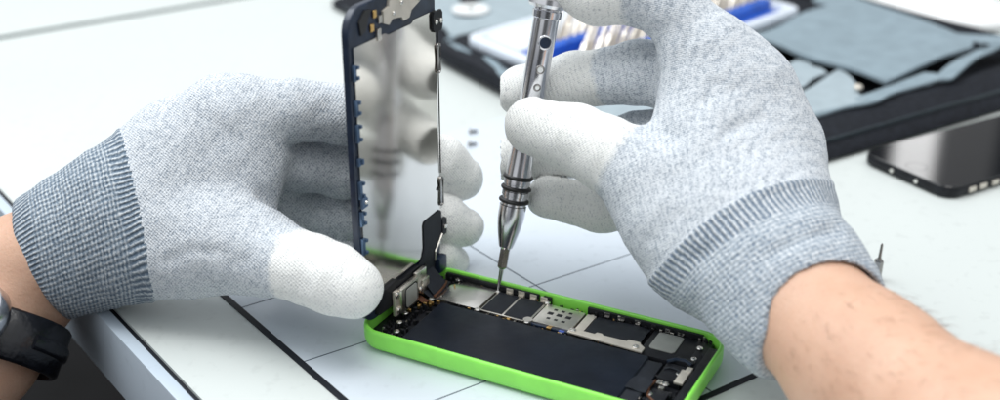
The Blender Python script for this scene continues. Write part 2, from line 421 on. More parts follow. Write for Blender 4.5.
# spring clips along the far wall
for u in (34.5, 39.8, 45.2, 50.0, 77.5, 83.5, 90.5, 97.5, 103.0, 108.0):
    w_ = 3.0 if u < 60 else 1.6+1.4*abs(sin(u)); hh = 7.9 if u < 60 else 7.0+0.9*abs(cos(u*1.7))
    m = MB(); m.box(u, u+w_, 55.5+0.2*sin(u), 56.4, 5.4, hh, 0.2); m.box(u+0.3, u+w_-0.3, 54.9, 55.9, 5.9, 6.6, 0.15); m.build('spring_clip', 'matsil' if u < 60 else 'darksteel', ph)
for u in (20, 34, 52, 70, 88, 104):
    m = MB(); m.box(u, u+3.2, 2.1, 2.8, 4.6, 7.9, 0.2); m.build('spring_clip', 'darksteel', ph)
# grey pad and speaker block at the right
m = MB(); m.box(99.0, 119.5, 36.6, 55.8, 3.0, 5.9, 0.5); m.build('speaker_block', 'black', ph)
m = MB(); m.loft([rrect(101.4, 111.6, 41.9, 54.4, 1.4, 5.9, 4), rrect(101.4, 111.6, 41.9, 54.4, 1.4, 6.25, 4), rrect(101.4, 111.6, 41.9, 54.4, 1.4, 6.35, 4, 0.3)]); m.build('pad', 'grey', ph)
m = MB(); m.box(111.4, 119.8, 24.0, 35.4, 3.0, 6.2, 0.6); m.box(112.4, 119.0, 8.6, 18.0, 3.0, 5.6, 0.5); m.box(113.6, 121, 36.8, 40.2, 4, 6.7, 0.4)
m.build('connector', 'black', ph)
m = MB(); m.tube([(111.5, 35, 6.6), (114, 37.4, 6.9), (117.5, 38.0, 6.9), (120.4, 36.6, 6.6)], 0.7, 8); m.build('cable', 'navy', ph)
m = MB(); m.box(118.2, 121.6, 23.0, 32.2, 5.9, 6.9, 0.25); m.box(119.6, 121.8, 31.0, 34.4, 4.5, 7.1, 0.25); m.build('bracket', 'matsil', ph)
for q_, r_ in (([(112, 30, 6.3), (114, 31.5, 6.7), (117, 31.2, 6.6), (119.5, 28.5, 6.4)], .45), ([(112, 22, 6.0), (111.4, 17, 6.2), (112.6, 12, 5.8), (116, 9.5, 5.6)], .5), ([(121.5, 46, 6.7), (123.4, 42, 6.9), (123.6, 34, 6.9), (122.8, 24, 6.7)], .4)):
    m = MB(); m.tube(q_, r_, 8); m.build('cable', 'copper' if r_ == .5 else 'tape', ph)
m = MB(); m.sheet([[(104+i*1.3, 12.0+j*2.2, 6.7+0.3*sin(i*1.1+j)) for j in range(5)] for i in range(7)], 0.25); m.build('pull_tab', 'tape', ph)
m = MB(); m.box(112.6, 114.6, 20.2, 22.6, 5.0, 6.5, 0.3); m.box(114.4, 116.4, 17.6, 19.2, 5.0, 6.4, 0.3); m.build('contact', 'silver', ph)
# crowded left end: camera, flexes, contacts
m = MB(); m.box(4.0, 10.6, 43.2, 52.5, 3.0, 6.6, 0.5); m.cyl((6.8, 48.6, 6.5), (6.8, 48.6, 7.5), 3.3, 3.1, 28); cam_ = m.build('camera_module', 'black', ph)
MB().cyl((6.8, 48.6, 7.4), (6.8, 48.6, 7.7), 1.5, 1.3, 20).build('lens', 'blackglass', cam_)
m = MB(); m.sheet([[(3.5+i*1.4, 36.5+j*2.2, 8.6-0.35*i+0.5*sin(i*.9)) for j in range(4)] for i in range(7)], 0.3); m.build('ribbon_cable', 'tape', ph)
m = MB(); m.sheet([[(3.2+i*1.3, 32.5+j*1.1, 7.5-0.3*i+0.3*sin(i*1.2)) for j in range(4)] for i in range(6)], 0.25); m.build('ribbon_cable', 'copper', ph)
m = MB(); m.tube([(9.0, 51, 7.0), (10.5, 47, 7.4), (11.2, 42, 7.3), (11.0, 37.5, 7.0)], 0.55, 8); m.build('edge_trim', 'copper', ph)
random.seed(11)
chips = {'darkpcb': MB(), 'silver': MB(), 'gold': MB(), 'black': MB()}
for k in range(95):
    u = random.uniform(3, 14.5); v = random.uniform(5, 44); w = random.uniform(.35, 1.5); d = random.uniform(.35, 1.4)
    z = 3.0+random.uniform(0.8, 3.2); mt = random.choice(['darkpcb', 'black', 'black', 'darkpcb', 'silver', 'gold'] if w < 0.9 else ['darkpcb', 'black'])
    chips[mt].box(u, u+w, v, v+d, 3, z, 0.08, 1)
for k in range(70):
    u = random.uniform(108, 124); v = random.uniform(5, 36); w = random.uniform(.3, 1.2); d = random.uniform(.3, 1.2)
    mt = random.choice(['darkpcb', 'black', 'black', 'silver'] if w < 0.7 else ['darkpcb', 'black'])
    chips[mt].box(u, u+w, v, v+d, 3, 3+random.uniform(1, 3.3), 0.08, 1)
for k in range(110):
    u = random.uniform(12, 99); v = random.choice([random.uniform(36.4, 37.6), random.uniform(55.2, 56.0)])
    w = random.uniform(.4, 1.3); mt = random.choice(['black', 'darkpcb', 'silver', 'gold', 'darkpcb'])
    chips[mt].box(u, u+w, v, v+0.7, 4, 5.0+random.uniform(.2, 1.2), 0.06, 1)
for k in range(70):
    u = random.uniform(70, 122); v = random.uniform(54.9, 56.6); w = random.uniform(.4, 1.5)
    chips[random.choice(['black', 'darkpcb', 'silver', 'darkpcb'])].box(u, u+w, v, v+random.uniform(.4, .9), 4, random.uniform(6.0, 7.9), 0.06, 1)
for k in range(60):
    u = random.uniform(3, 14); v = random.uniform(36, 56); w = random.uniform(.3, 1.1)
    chips[random.choice(['black', 'darkpcb', 'silver', 'gold', 'darkpcb', 'black'])].box(u, u+w, v, v+random.uniform(.3, .9), 3, random.uniform(5.0, 7.3), 0.06, 1)
for mt, mb in chips.items():
    o = mb.build('board_components', mt, bd); o['kind'] = 'stuff'
m = MB()
for a_, b_, w_, d_ in ((10.6, 33.4, 2.2, .7), (11.6, 31.9, 1.0, 1.0), (9.2, 31.6, 1.6, .7), (8.4, 28.4, .9, 1.8), (6.2, 24.6, 1.5, .6)): m.box(a_, a_+w_, b_, b_+d_, 5.2, 6.7, 0.15)
m.build('contact', 'gold', ph)

# ---- raised front panel (local U across thickness, V along its width, Z up)
fp = MB()
def vz(p): return p
def panel_loop(u, ins, r=9.0):
    return [(u, q[0], q[1]) for q in rrect(0, Wp-0.2, 9.3, 133.5, r, 0, 10, ins)]
fp.loft([panel_loop(-1.3, 0.7), panel_loop(-1.0, 0.15), panel_loop(-0.3, 0), panel_loop(1.5, 0), panel_loop(1.9, 0.4), panel_loop(1.95, 1.2)])
P = fp.build('front_panel', 'navy', ph, ang=40)
m = MB(); m.loft([[(-1.32, q[0], q[1]) for q in rrect(0.9, Wp-1.1, 10.2, 132.6, 8, 0, 10, i_)] for i_ in (0,)] + [[(-1.7, q[0], q[1]) for q in rrect(0.9, Wp-1.1, 10.2, 132.6, 8, 0, 10, 0.4)]]); m.build('screen_glass', 'blackglass', P)
# metal shield plate, faces the phone's inside
m = MB()
pl = [(1.9, 20.0), (57.9, 20.0), (57.9, 119.8), (42, 119.9), (40, 118.9), (24, 119.0), (22.5, 120.0), (1.9, 120.0)]
for (u0, u1) in ((2.0, 2.6),):
    lo = [m.bm.verts.new((u0, a, b)) for a, b in pl]; hi = [m.bm.verts.new((u1, a, b)) for a, b in pl]
    m.bm.faces.new(lo); m.bm.faces.new(hi)
    for k in range(len(pl)): j = (k+1) % len(pl); m.bm.faces.new((lo[k], lo[j], hi[j], hi[k]))
def plate_mat():
    t = NT('brushed_nickel_plate'); t.b.inputs['Metallic'].default_value = 1
    n = t.noise(40, 4); t.l(t.ramp(n, [(0.3, (0.74, 0.715, 0.67)), (0.7, (0.81, 0.785, 0.74))]), t.b.inputs['Base Color'])
    r = t.n('ShaderNodeMapRange'); r.inputs['To Min'].default_value = 0.10; r.inputs['To Max'].default_value = 0.17
    t.l(t.noise(70, 5), r.inputs[0]); t.l(r.outputs[0], t.b.inputs['Roughness'])
    t.bump(t.noise(26, 2), 0.12, 0.0006); return t.m
M['plate'] = plate_mat()
m.build('shield_plate', 'plate', P)
def xz(m, poly, u0, u1):
    lo = [m.bm.verts.new((u0, a, b)) for a, b in poly]; hi = [m.bm.verts.new((u1, a, b)) for a, b in poly]
    m.bm.faces.new(lo); m.bm.faces.new(hi)
    for k in range(len(poly)): j = (k+1) % len(poly); m.bm.faces.new((lo[k], lo[j], hi[j], hi[k]))
# home-button bracket at the top
m = MB(); xz(m, [(21, 124), (24.5, 122.6), (27, 124.2), (33, 123.4), (34.5, 121.6), (38.5, 121.8), (40, 124.2), (46, 126.2), (47, 132.6), (25.5, 132.4), (24.8, 129.2), (21.2, 128.4)], 2.0, 3.0)
m.build('button_bracket', 'matsil', P)
m = MB(); xz(m, [(6, 128), (10, 131.5), (13.5, 131.0), (10, 124), (7, 123)], 1.9, 2.6); m.build('gasket', 'rubber', P)
for a, b in ((16.2, 128.6), (14.2, 124.0)):
    MB().box(2.0, 2.8, a-1.05, a+1.05, b-1.4, b+1.4, 0.4, 3).build('contact', 'gold', P)
MB().box(2.0, 3.2, 16.6, 19.0, 118.6, 123.0, 0.3).build('contact', 'silver', P)
MB().box(2.0, 3.0, 18.2, 20.2, 124.6, 127.4, 0.3).build('contact', 'silver', P)
def pscrew(v, z, u=3.0, r=1.1):
    m = MB(); m.lathe([(0, r), (0.4, r), (0.75, r*.7), (0.8, 0)], 18, (Vector((u, v, z)), Vector((1, 0, 0)))); m.build('screw', 'bright', P)
for v, z in ((48.0, 131.2), (45.6, 127.4), (33, 128.8), (27.5, 126.2)): pscrew(v, z, 2.9, 0.9)
# right-hand edge: screw bracket, spring loops
def rx(poly, u0, u1, mat, name):
    m = MB(); xz(m, poly, u0, u1); m.build(name, mat, P)
rx([(54.6, 113.0), (56.0, 111.4), (60.8, 111.4), (61.6, 113.0), (61.6, 118.2), (60.6, 119.6), (55.4, 119.6), (54.6, 118.2)], 2.7, 3.6, 'black', 'screw_bracket')
pscrew(56.4, 115.6, 3.6, 1.05); pscrew(60.0, 115.4, 3.6, 1.05)
def loop(zc, h, v=58.9, mat='darksteel'):
    m = MB(); r = 1.25
    pts = [(3.0, v-r, zc-h/2+r)] + [(3.0, v+r*sin(a), zc-h/2+r-r*cos(a)) for a in np.linspace(-pi/2, pi/2, 7)] + [(3.0, v+r*sin(a), zc+h/2-r+r*cos(a)) for a in np.linspace(pi/2, -pi/2, 7)] + [(3.0, v-r, zc-h/2+r)]
    m.tube([Vector(p) for p in pts], 0.42, 8); m.box(2.4, 3.2, v-1.0, v+0.4, zc-h/2+1, zc+h/2-1, 0.2); m.build('spring_loop', mat, P)
loop(100.3, 12.0); loop(43.6, 12.5)
rx([(58.6, 23.6), (61.6, 23.6), (62.0, 25.0), (62.0, 30.0), (61.2, 31.0), (58.6, 31.0)], 2.2, 3.4, 'black', 'tab'); pscrew(60.4, 27.2, 3.4, 1.0)
MB().cyl((2.55, 56.2, 45.6), (2.72, 56.2, 45.6), 0.8, 0.8, 16).build('plate_hole', 'black', P)
m = MB(); m.tube([(2.9, 58.6, z) for z in np.linspace(52, 112, 20)], 0.32, 6); m.build('edge_seal', 'black', P)
# left-hand edge clips
M['clip'] = plain('blue_grey_clip', (0.10, 0.16, 0.26), 0.3, 0.7, 0.1, 200)
for z0, z1 in ((108, 114), (95, 101), (85, 92), (76, 79), (63, 70), (52, 58), (40, 47), (31, 34)):
    m = MB(); m.box(2.0, 3.2, 0.7, 2.5, z0, z1, 0.3); m.box(2.0, 3.8, 2.2, 3.4, z0+0.4, z0+1.7, 0.25); m.box(2.0, 3.8, 2.2, 3.4, z1-1.7, z1-0.4, 0.25); m.build('clip', 'clip', P)
rx([(1.0, 59.2), (4.6, 59.4), (4.6, 62.6), (3.6, 63.6), (1.0, 63.4)], 2.7, 3.6, 'clip', 'clip'); pscrew(3.2, 61.4, 3.6, 0.8)
# flex cable and black tape
rx([(44.0, 24.0), (44.0, 34.0), (45.0, 35.4), (57.0, 35.8), (58.2, 34.6), (58.2, 24.6), (52.6, 20.0), (52.0, 11.0), (38.5, 11.0), (38.5, 17.6), (42.5, 20.5)], 2.7, 3.1, 'tape', 'flex_tape')
m = MB(); m.tube([(3.3, 58.2, 24.6), (3.4, 55.0, 21.6), (3.4, 52.2, 19.0), (3.4, 52.0, 15)], 0.45, 8); m.build('edge_trim', 'silver', P)
m = MB(); m.sheet([[(2.6+0.9*i+0.1*i*i, 40.0+j*2.6-0.3*i, 13.5-0.5*i-0.12*i*i+0.25*sin(j+i)) for j in range(5)] for i in range(7)], 0.35); m.build('ribbon_cable', 'tape', P)
m = MB(); m.box(2.0, 5.2, 52.5, 58.6, 8.6, 15.5, 0.8); m.build('connector', 'navy', P)
# lower rail and earpiece / camera bracket
rx([(8, 11.5), (44, 9.8), (44, 17.0), (40, 17.4), (38, 19.2), (24, 19.2), (22, 20.4), (8, 20.4)], 2.0, 4.0, 'black', 'lower_rail')
m = MB(); m.box(4.4, 7.2, 19.5, 32.0, 7.0, 17.6, 0.5, 2); m.box(4.4, 6.2, 32.2, 40.0, 9.0, 18.6, 0.5, 2); m.box(4.4, 6.8, 36.0, 41.2, 7.6, 14.0, 0.5); br = m.build('earpiece_bracket', 'silver', P)
m = MB(); m.loft([[(u_, q[0], q[1]) for q in rrect(22.2, 30.4, 8.2, 16.4, 1.4, 0, 4, i_)] for u_, i_ in ((7.15, 0), (7.5, 0), (7.6, 0.3))]); m.build('earpiece_mesh', 'grey', br)
m = MB(); m.loft([[(u_, q[0], q[1]) for q in rrect(21.6, 31.0, 7.6, 17.0, 1.8, 0, 4, i_)] for u_, i_ in ((7.1, 0), (7.3, 0))]); m.build('earpiece_frame', 'black', br)
pscrew(18.6, 15.6, 5.6, 1.5); pscrew(19.0, 8.6, 5.6, 1.3); pscrew(34.5, 10.6, 6.4, 1.4)
MB().box(4.2, 5.6, 17.0, 20.0, 6.5, 17.4, 0.4).build('bracket', 'matsil', P)

# ================================================================== SCREWDRIVER
Tp = Vector((-0.8, 433.2, 6.3)); Tt = Vector(at(549.5, 0, 466)); dax = (Tt-Tp).normalized()
sd = empty('screwdriver', tuple(Tp)); tag(sd, 'polished steel precision screwdriver held upright with its tip on the opened phone', 'screwdriver')
def ax(h): return dax*h
def seg(prof, name, mat, n=40): return MB().lathe(prof, n, (Vector((0, 0, 0)), dax)).build(name, mat, sd, ang=30)
seg([(0, 0), (0, .45), (3.5, .75), (8.0, .95), (9.6, 1.0), (9.8, 0)], 'blade', 'steel')
m = MB().lathe([(9.4, 0), (9.4, 1.3), (10.2, 2.1), (19.4, 2.1), (19.4, 0)], 6, (Vector((0, 0, 0)), dax)); m.build('bit_shank', 'darksteel', sd, ang=20)
seg([(18.2, 0), (18.2, 2.3), (18.8, 2.9), (20.5, 3.3), (24.0, 4.15), (28.0, 4.95), (30.5, 5.3), (33.0, 5.45), (36.4, 5.45), (36.6, 5.0), (40.4, 5.0), (40.6, 5.35), (42.3, 5.35), (42.5, 5.0), (45.2, 5.0), (45.4, 5.35), (47.0, 5.35),
     (47.4, 5.3), (58.0, 4.9), (66.0, 4.75), (66.4, 4.95), (112.0, 5.0), (112.4, 5.6), (115.0, 5.9), (115.4, 5.3), (116.0, 5.3), (116.4, 7.4), (117.6, 8.0), (119.6, 7.8), (121.0, 6.2), (123, 5.6), (126, 5.2), (126, 0)], 'handle', 'steel', 56)
for h in (38.6, 43.8, 48.4):
    MB().torus(ax(h-0.2), dax, 5.35, 0.85, 48, 12).build('grip_ring', 'rubber', sd)
# drilled holes as lipped plugs: dark paints the shade inside, white a bright reflection
side = Vector((0.18, -1, 0.1)); side = (side - dax*side.dot(dax)).normalized(); perp = dax.cross(side)
def bore(h, r, rad, inner='black'):
    c = dax*h + side*rad; m = MB(); m.torus(c, side, r+.2, 0.4, 32, 8); m.build('bore_rim', 'steel' if r > 2 else 'darksteel', sd)
    m = MB(); m.cyl(c-side*0.55, c+side*0.2, r*0.97, r*0.97, 28); m.build('bore', inner, sd)
bore(103.2, 2.3, 5.0, 'navy'); bore(92.5, 1.25, 4.98, 'white'); bore(85.5, 0.95, 4.96, 'white')
sd.children[0].name  # keep order stable

# ================================================================== SMALL THINGS ON THE BENCH
def bench_screw(px, py, label):
    c = on(px, py, 0)
    t = empty('screw', tuple(c)); tag(t, label, 'screw', 'tiny dark screws lying on the blue panel')
    MB().lathe([(0, 0), (0, 1.5), (.9, 1.5), (1.2, .9), (1.2, 0)], 16, (Vector((-1.6, 0, 1.2)), Vector((-1, -.15, 0.15)))).build('head', 'darksteel', t)
    MB().lathe([(0, 0), (0, .75), (3.4, .7), (3.8, .3), (3.8, 0)], 12, (Vector((-1.6, 0, 1.2)), Vector((1, .25, -0.05)))).build('thread', 'navy', t)
bench_screw(474, 133, 'tiny dark screw beyond the raised panel, the farther of two')
bench_screw(473, 146, 'tiny dark screw beyond the raised panel, the nearer of two')

c = on(876, 278, 0)
t = empty('driver_bit', tuple(c)); tag(t, 'small steel driver bit standing on the bench behind the right wrist', 'driver bit')
MB().lathe([(0, 0), (0, 2.0), (8.2, 2.0), (9.0, 1.5), (9.0, 0)], 6, (Vector((0, 0, 0)), Vector((0.03, 0, 1)))).build('hex_shank', 'darksteel', t, ang=20)
MB().lathe([(8.8, 0), (8.8, 1.3), (10.0, .7), (15.8, .55), (16.6, .2), (16.7, 0)], 16, (Vector((0, 0, 0)), Vector((0.03, 0, 1)))).build('tip', 'darksteel', t)

# white cloth beyond the tool case
pc = [on(*q) for q in ((846, -16, 5), (880, 3, 5), (932, 20, 5), (975, 25, 5), (1012, 24, 5), (1010, 10, 5), (990, -3, 5), (960, -14, 5), (900, -24, 5))]
cl = empty('cloth', tuple(pc[0]*np.array([1, 1, 0]))); tag(cl, 'white folded cloth lying beyond the tool case at the upper right', 'cloth')
cen = sum(pc)/len(pc)
def cring(k_, z): return [((q[0]-cen[0])*k_+cen[0]-pc[0][0], (q[1]-cen[1])*k_+cen[1]-pc[0][1], z+0.6*noise.noise(Vector((q[0]*.03, q[1]*.03, z)))) for q in pc]
m = MB(); m.loft([cring(.99, .7), cring(1.0, 2.5), cring(.99, 5), cring(.94, 6.4), cring(.5, 7.5)]); m.build('folded_cloth', 'cloth', cl, ang=70)
# black phone screen panel at the right
p2 = empty('phone_screen', tuple(on(948, 201, 0)), radians(30.5)); tag(p2, 'loose black phone screen panel lying on the bench beside the tool case', 'phone screen')
m = MB(); m.loft([rrect(0, 124, 0, 58.4, 8.5, z, 9, i) for z, i in ((0.1, 1.0), (0.6, 0.2), (1.2, 0), (4.2, 0), (4.9, .3))]); m.build('frame', 'black', p2)
m = MB(); m.loft([rrect(0.6, 123.4, 0.6, 57.8, 8.0, z, 9, i) for z, i in ((4.7, 0), (5.5, 0), (5.7, .25))]); m.build('glass', 'blackglass', p2)
m = MB(); m.lathe([(-.4, 5.3), (0.0, 5.3), (-0.02, 5.1), (-0.3, 4.0), (-0.5, 0)], 36, (Vector((9.2, 29.2, 5.72)), Vector((0, 0, 1)))); m.build('home_button', 'blackglass', p2)
for y in (20.5, 36.5): MB().lathe([(0, 1.2), (.5, 1.1), (.8, 0)], 16, (Vector((0.0, y, 2.8)), Vector((-1, 0, 0)))).build('screw', 'bright', p2)
m = MB()
for x in (14, 22, 31, 44): m.box(x, x+5, -0.8, 0.1, 1.4, 4.0, 0.3)
m.build('side_clip', 'matsil', p2)

# ================================================================== TOOL CASE
K = np.array([109.5, 543.5, 0]); e1 = np.array([0.843, 0.537, 0]); e2 = np.array([-0.57, 0.8216, 0])
case = empty('tool_case', tuple(K)); tag(case, 'open black fabric tool case with grey-blue pockets, behind the hands', 'tool case')
def kc(s, t, z=0): v = e1*s + e2*t; return (v[0], v[1], z)
def wall_h(s, t):       # rim height: low on the left flap, high on the right
    return 8.5 + 2.5*min(1, max(0, s/60.0)) + 1.5*min(1, max(0, (s-100)/160.0))
S1, T1 = 338, 430
def case_loop(ins, zf):
    out = []
    r = 22 - ins*0.5; pts = rrect(ins, S1-ins, ins, T1-ins, max(r, 3), 0, 8)
    dens = []
    n = len(pts)
    for k in range(n):
        a, b = pts[k], pts[(k+1) % n]; L_ = max(1, int(math.hypot(b[0]-a[0], b[1]-a[1])/18))
        for q in range(L_): dens.append((a[0]+(b[0]-a[0])*q/L_, a[1]+(b[1]-a[1])*q/L_))
    return dens
base = case_loop(0, 0); cx, cy = S1/2, T1/2
def shrink(pts, d):
    out = []
    for (x, y) in pts:
        X = min(max(x, d), S1-d); Y = min(max(y, d), T1-d); out.append((X, Y))
    return out
def lp(d, zfun): return [kc(x, y, zfun(x0, y0)) for (x, y), (x0, y0) in zip(shrink(base, d), base)]
wob = lambda s, t: 1.2*noise.noise(Vector((s*.02, t*.02, 3)))
m = MB(); m.loft([lp(2, lambda s, t: 0.3), lp(0, lambda s, t: 1.6), lp(0.6, lambda s, t: 3.2), lp(9, lambda s, t: wall_h(s, t)*.62+wob(s, t)*.5), lp(20, lambda s, t: wall_h(s, t)*.9+wob(s, t)), lp(30, lambda s, t: wall_h(s, t)+wob(s, t)), lp(34, lambda s, t: wall_h(s, t)-1.5+wob(s, t)), lp(36, lambda s, t: 4)])
m.build('shell', 'blackfab', case, ang=60)
# zip along the front wall
m = MB(); m.tube([Vector(kc(s, 9, wall_h(s, 0)*.62+0.6)) for s in range(30, 310, 14)], 1.0, 8, 1.6); m.build('zip', 'zip', case)
m = MB(); m.tube([Vector(kc(-0.6, t_, 5)) for t_ in range(30, 400, 14)], 0.8, 8, 1.6); m.build('zip', 'zip', case)
def flap(corners, name, mat, th=1.6, amp=1.6, n=14, sd_=0, sag=0.0, wv=5.5):
    """a fabric pocket flap: four corners given as (px, py, z) sightings, in order round the sheet"""
    P4 = [on(*c_)-K for c_ in corners]; g = []
    for i in range(n):
        row = []
        for j in range(n):
            a, b = i/(n-1), j/(n-1)
            p = (P4[0]*(1-a)+P4[3]*a)*(1-b) + (P4[1]*(1-a)+P4[2]*a)*b
            z = p[2] + amp*noise.noise(Vector((a*2.5+sd_, b*2.5, sd_))) - sag*sin(pi*a)*sin(pi*b)
            wx = wv*noise.noise(Vector((a*1.7+sd_*3, b*1.7, 5.0))); wy = wv*noise.noise(Vector((a*1.7, b*1.7+sd_*3, 9.0)))
            row.append((p[0]+wx, p[1]+wy, z))
        g.append(row)
    m = MB(); m.sheet(g, th); return m.build(name, mat, case, ang=60)
# big right-hand pocket flaps
flap([(748, 36, 15), (882, 79, 17), (978, 43, 18), (842, -2, 15)], 'pocket_flap', 'fabric', 2.2, 3.0, 18, 2)
flap([(800, 118, 12.5), (880, 99, 14), (945, 76, 15.5), (925, 72, 14)], 'pocket', 'fabric', 1.4, 0.8, 12, 7)
flap([(925, 84, 14.5), (950, 75, 16), (1012, 38, 18), (985, 40, 17)], 'pocket', 'fabric', 1.4, 0.8, 10, 8)
flap([(770, 110, 12), (800, 117, 12.5), (866, 99, 14), (838, 70, 12.5)], 'pocket', 'fabric2', 1.4, 1.6, 12, 11)
flap([(765, 80, 11), (790, 92, 12), (826, 72, 13), (800, 58, 11)], 'pocket', 'fabric2', 1.4, 1.6, 12, 12)
flap([(812, 0, 12), (872, 24, 14), (960, 34, 16.5), (836, -12, 13)], 'pocket', 'fabric', 1.2, 1.2, 10, 15)
flap([(975, 44, 18.5), (1060, 42, 19), (1060, 37, 19), (925, 31, 17)], 'pocket', 'fabric', 1.4, 1.5, 10, 17)
c = on(858, 88, 15)-K; MB().lathe([(0, 0), (0, 2.6), (1.6, 2.5), (2.2, 1.6), (2.2, 0)], 20, (Vector(c), Vector((0, -.2, 1)))).build('press_stud', 'matsil', case)
for q in ((976, 44, 19), (985, 45, 19.2)):
    c = on(*q)-K; MB().cyl(tuple(c), (c[0], c[1], c[2]+0.8), 2.6, 2.4, 16).build('eyelet', 'blackfab', case)
# left-hand lining and its disc
flap([(372, -12, 7), (452, 32, 7.6), (478, 26, 9), (440, -40, 7)], 'lining', 'fabric2', 1.2, 1.5, 12, 21)
flap([(443, 42, 12.2), (520, 88, 12.6), (527, 81, 12.6), (452, 34, 12.2)], 'lining', 'fabric', 1.2, 0.6, 12, 23, 0.0, 1.0)
flap([(430, 22, 9.5), (457, 34, 10.5), (600, 2, 12), (540, -28, 9)], 'pocket', 'fabric2', 1.4, 2.5, 14, 25)
c = on(471, 10, 11.5)-K
MB().lathe([(0, 0), (0, 13.5), (1.4, 13.2), (2.0, 11.5), (2.0, 5.0), (1.4, 4.0), (1.4, 0)], 40, (Vector(c), Vector((0, 0, 1)))).build('disc', 'white', case)
MB().lathe([(1.3, 0), (1.3, 3.2), (2.4, 2.8), (2.4, 0)], 24, (Vector(c), Vector((0, 0, 1)))).build('press_stud', 'grey', case)

# black insert that carries the bit box
Qi = [np.array(q, float) for q in ((-44, 754, 0), (38, 624, 0), (217, 808, 0), (140, 920, 0))]
m = MB(); m.prism([tuple((q-K)[:2]) for q in Qi], 4.2, 12.5, 1.2); m.build('insert', 'blackfab', case)
flap([(548, 104, 13.2), (650, 150, 13.2), (716, 126, 13.4), (612, 86, 13.2)], 'pocket', 'fabric2', 1.3, 0.6, 10, 31, 0.0, 1.0)
# ---- bit box lying in the case
Q = [np.array(q, float) for q in ((-22, 747, 0), (50, 650, 0), (209, 815, 0), (137, 912, 0))]
bx = empty('bit_box', (Q[1][0], Q[1][1], 12.6)); tag(bx, 'open translucent white plastic box of driver bits lying in the tool case', 'box')
ctr = sum(Q)/4
def boxloop(ins, z):
    out = []
    for k in range(4):
        p, pr_, nx = Q[k], Q[k-1], Q[(k+1) % 4]
        d0 = (pr_-p)/np.linalg.norm(pr_-p); d1 = (nx-p)/np.linalg.norm(nx-p)
        pin = p + (d0+d1)*ins
        for a in np.linspace(0, 1, 5):
            q = (1-a)**2*(pin+d0*7) + 2*a*(1-a)*pin + a*a*(pin+d1*7)
            out.append((q[0]-Q[1][0], q[1]-Q[1][1], z))
    return out
m = MB(); m.loft([boxloop(1, 0), boxloop(0, 1), boxloop(0, 6.5), boxloop(0.8, 7.4), boxloop(6, 7.4), boxloop(7, 6.6), boxloop(7.5, 1.4)])
m.build('tray', 'tray', bx, ang=50)
g1 = (Q[0]-Q[1]); g2 = (Q[2]-Q[1]); l1 = np.linalg.norm(g1); l2 = np.linalg.norm(g2)
def bxp(a, b, z): p = g1*a + g2*b; return (p[0], p[1], z)
m = MB(); m.prism([bxp(.08, .05, 0)[:2], bxp(.08, .94, 0)[:2], bxp(.60, .94, 0)[:2], bxp(.60, .05, 0)[:2]], 1.5, 5.2, 1.0); m.build('foam', 'blue', bx)
m = MB(); m.prism([bxp(.63, .05, 0)[:2], bxp(.63, .94, 0)[:2], bxp(.94, .94, 0)[:2], bxp(.94, .05, 0)[:2]], 1.5, 6.4, 1.2); m.build('lid_rest', 'tray', bx)
for a_ in (0.21, 0.51):       # raised blue holders the bits stand in
    m = MB(); m.prism([bxp(a_-.075, .06, 0)[:2], bxp(a_-.075, .93, 0)[:2], bxp(a_+.05, .93, 0)[:2], bxp(a_+.05, .06, 0)[:2]], 5.0, 12.0, 1.2); m.build('holder', 'blue', bx)
# driver bits: one built, the rest copied
def make_bit():
    r = empty('driver_bit')
    MB().lathe([(0, 0), (0, 2.2), (15, 2.2), (15.6, 1.8), (15.6, 0)], 6, (Vector((0, 0, 0)), Vector((0, 0, 1)))).build('hex_shank', 'bit', r, ang=20)
    MB().lathe([(15.5, 0), (15.5, 1.9), (17, 1.6), (27, 1.5), (31, .8), (31.2, 0)], 14, (Vector((0, 0, 0)), Vector((0, 0, 1)))).build('tip', 'bit', r)
    return r
b0 = make_bit(); first = True
for a, rn in ((0.20, 'nearer'), (0.50, 'farther')):
    for k in range(27):
        b = 0.065 + k*0.0325
        if first: r = b0; first = False
        else:
            r = b0.copy(); C.objects.link(r)
            for ch in list(b0.children):
                c2 = ch.copy(); C.objects.link(c2); c2.parent = r
        p = g1*a + g2*b + Q[1]; r.location = Vector((p[0], p[1], 21.5))*MM
        r.rotation_euler = (radians(-52+random.uniform(-6, 6)), 0, radians(-24+random.uniform(-7, 7)))
        tag(r, 'pale steel driver bit leaning in the %s blue row of the open bit box' % rn, 'driver bit', 'driver bits in the %s row of the bit box' % rn)

# ================================================================== HANDS (signed distance bodies)
def seg_par(P, a, b):
    ab = b-a; t = ((P-a) @ ab)/(ab @ ab); return np.clip(t, 0, 1)
def cone(P, a, b, ra, rb, nrm=None, flat=1.0):
    a = np.asarray(a, float); b = np.asarray(b, float)
    t = seg_par(P, a, b); v = P - (a + t[:, None]*(b-a))
    if nrm is not None:
        d = v @ nrm; v = v + (d*(1/flat-1))[:, None]*nrm
    return np.sqrt((v*v).sum(1)) - (ra + (rb-ra)*t), t
def smin(a, b, k):
    h = np.clip(0.5+0.5*(b-a)/k, 0, 1); return b + (a-b)*h - k*h*(1-h)

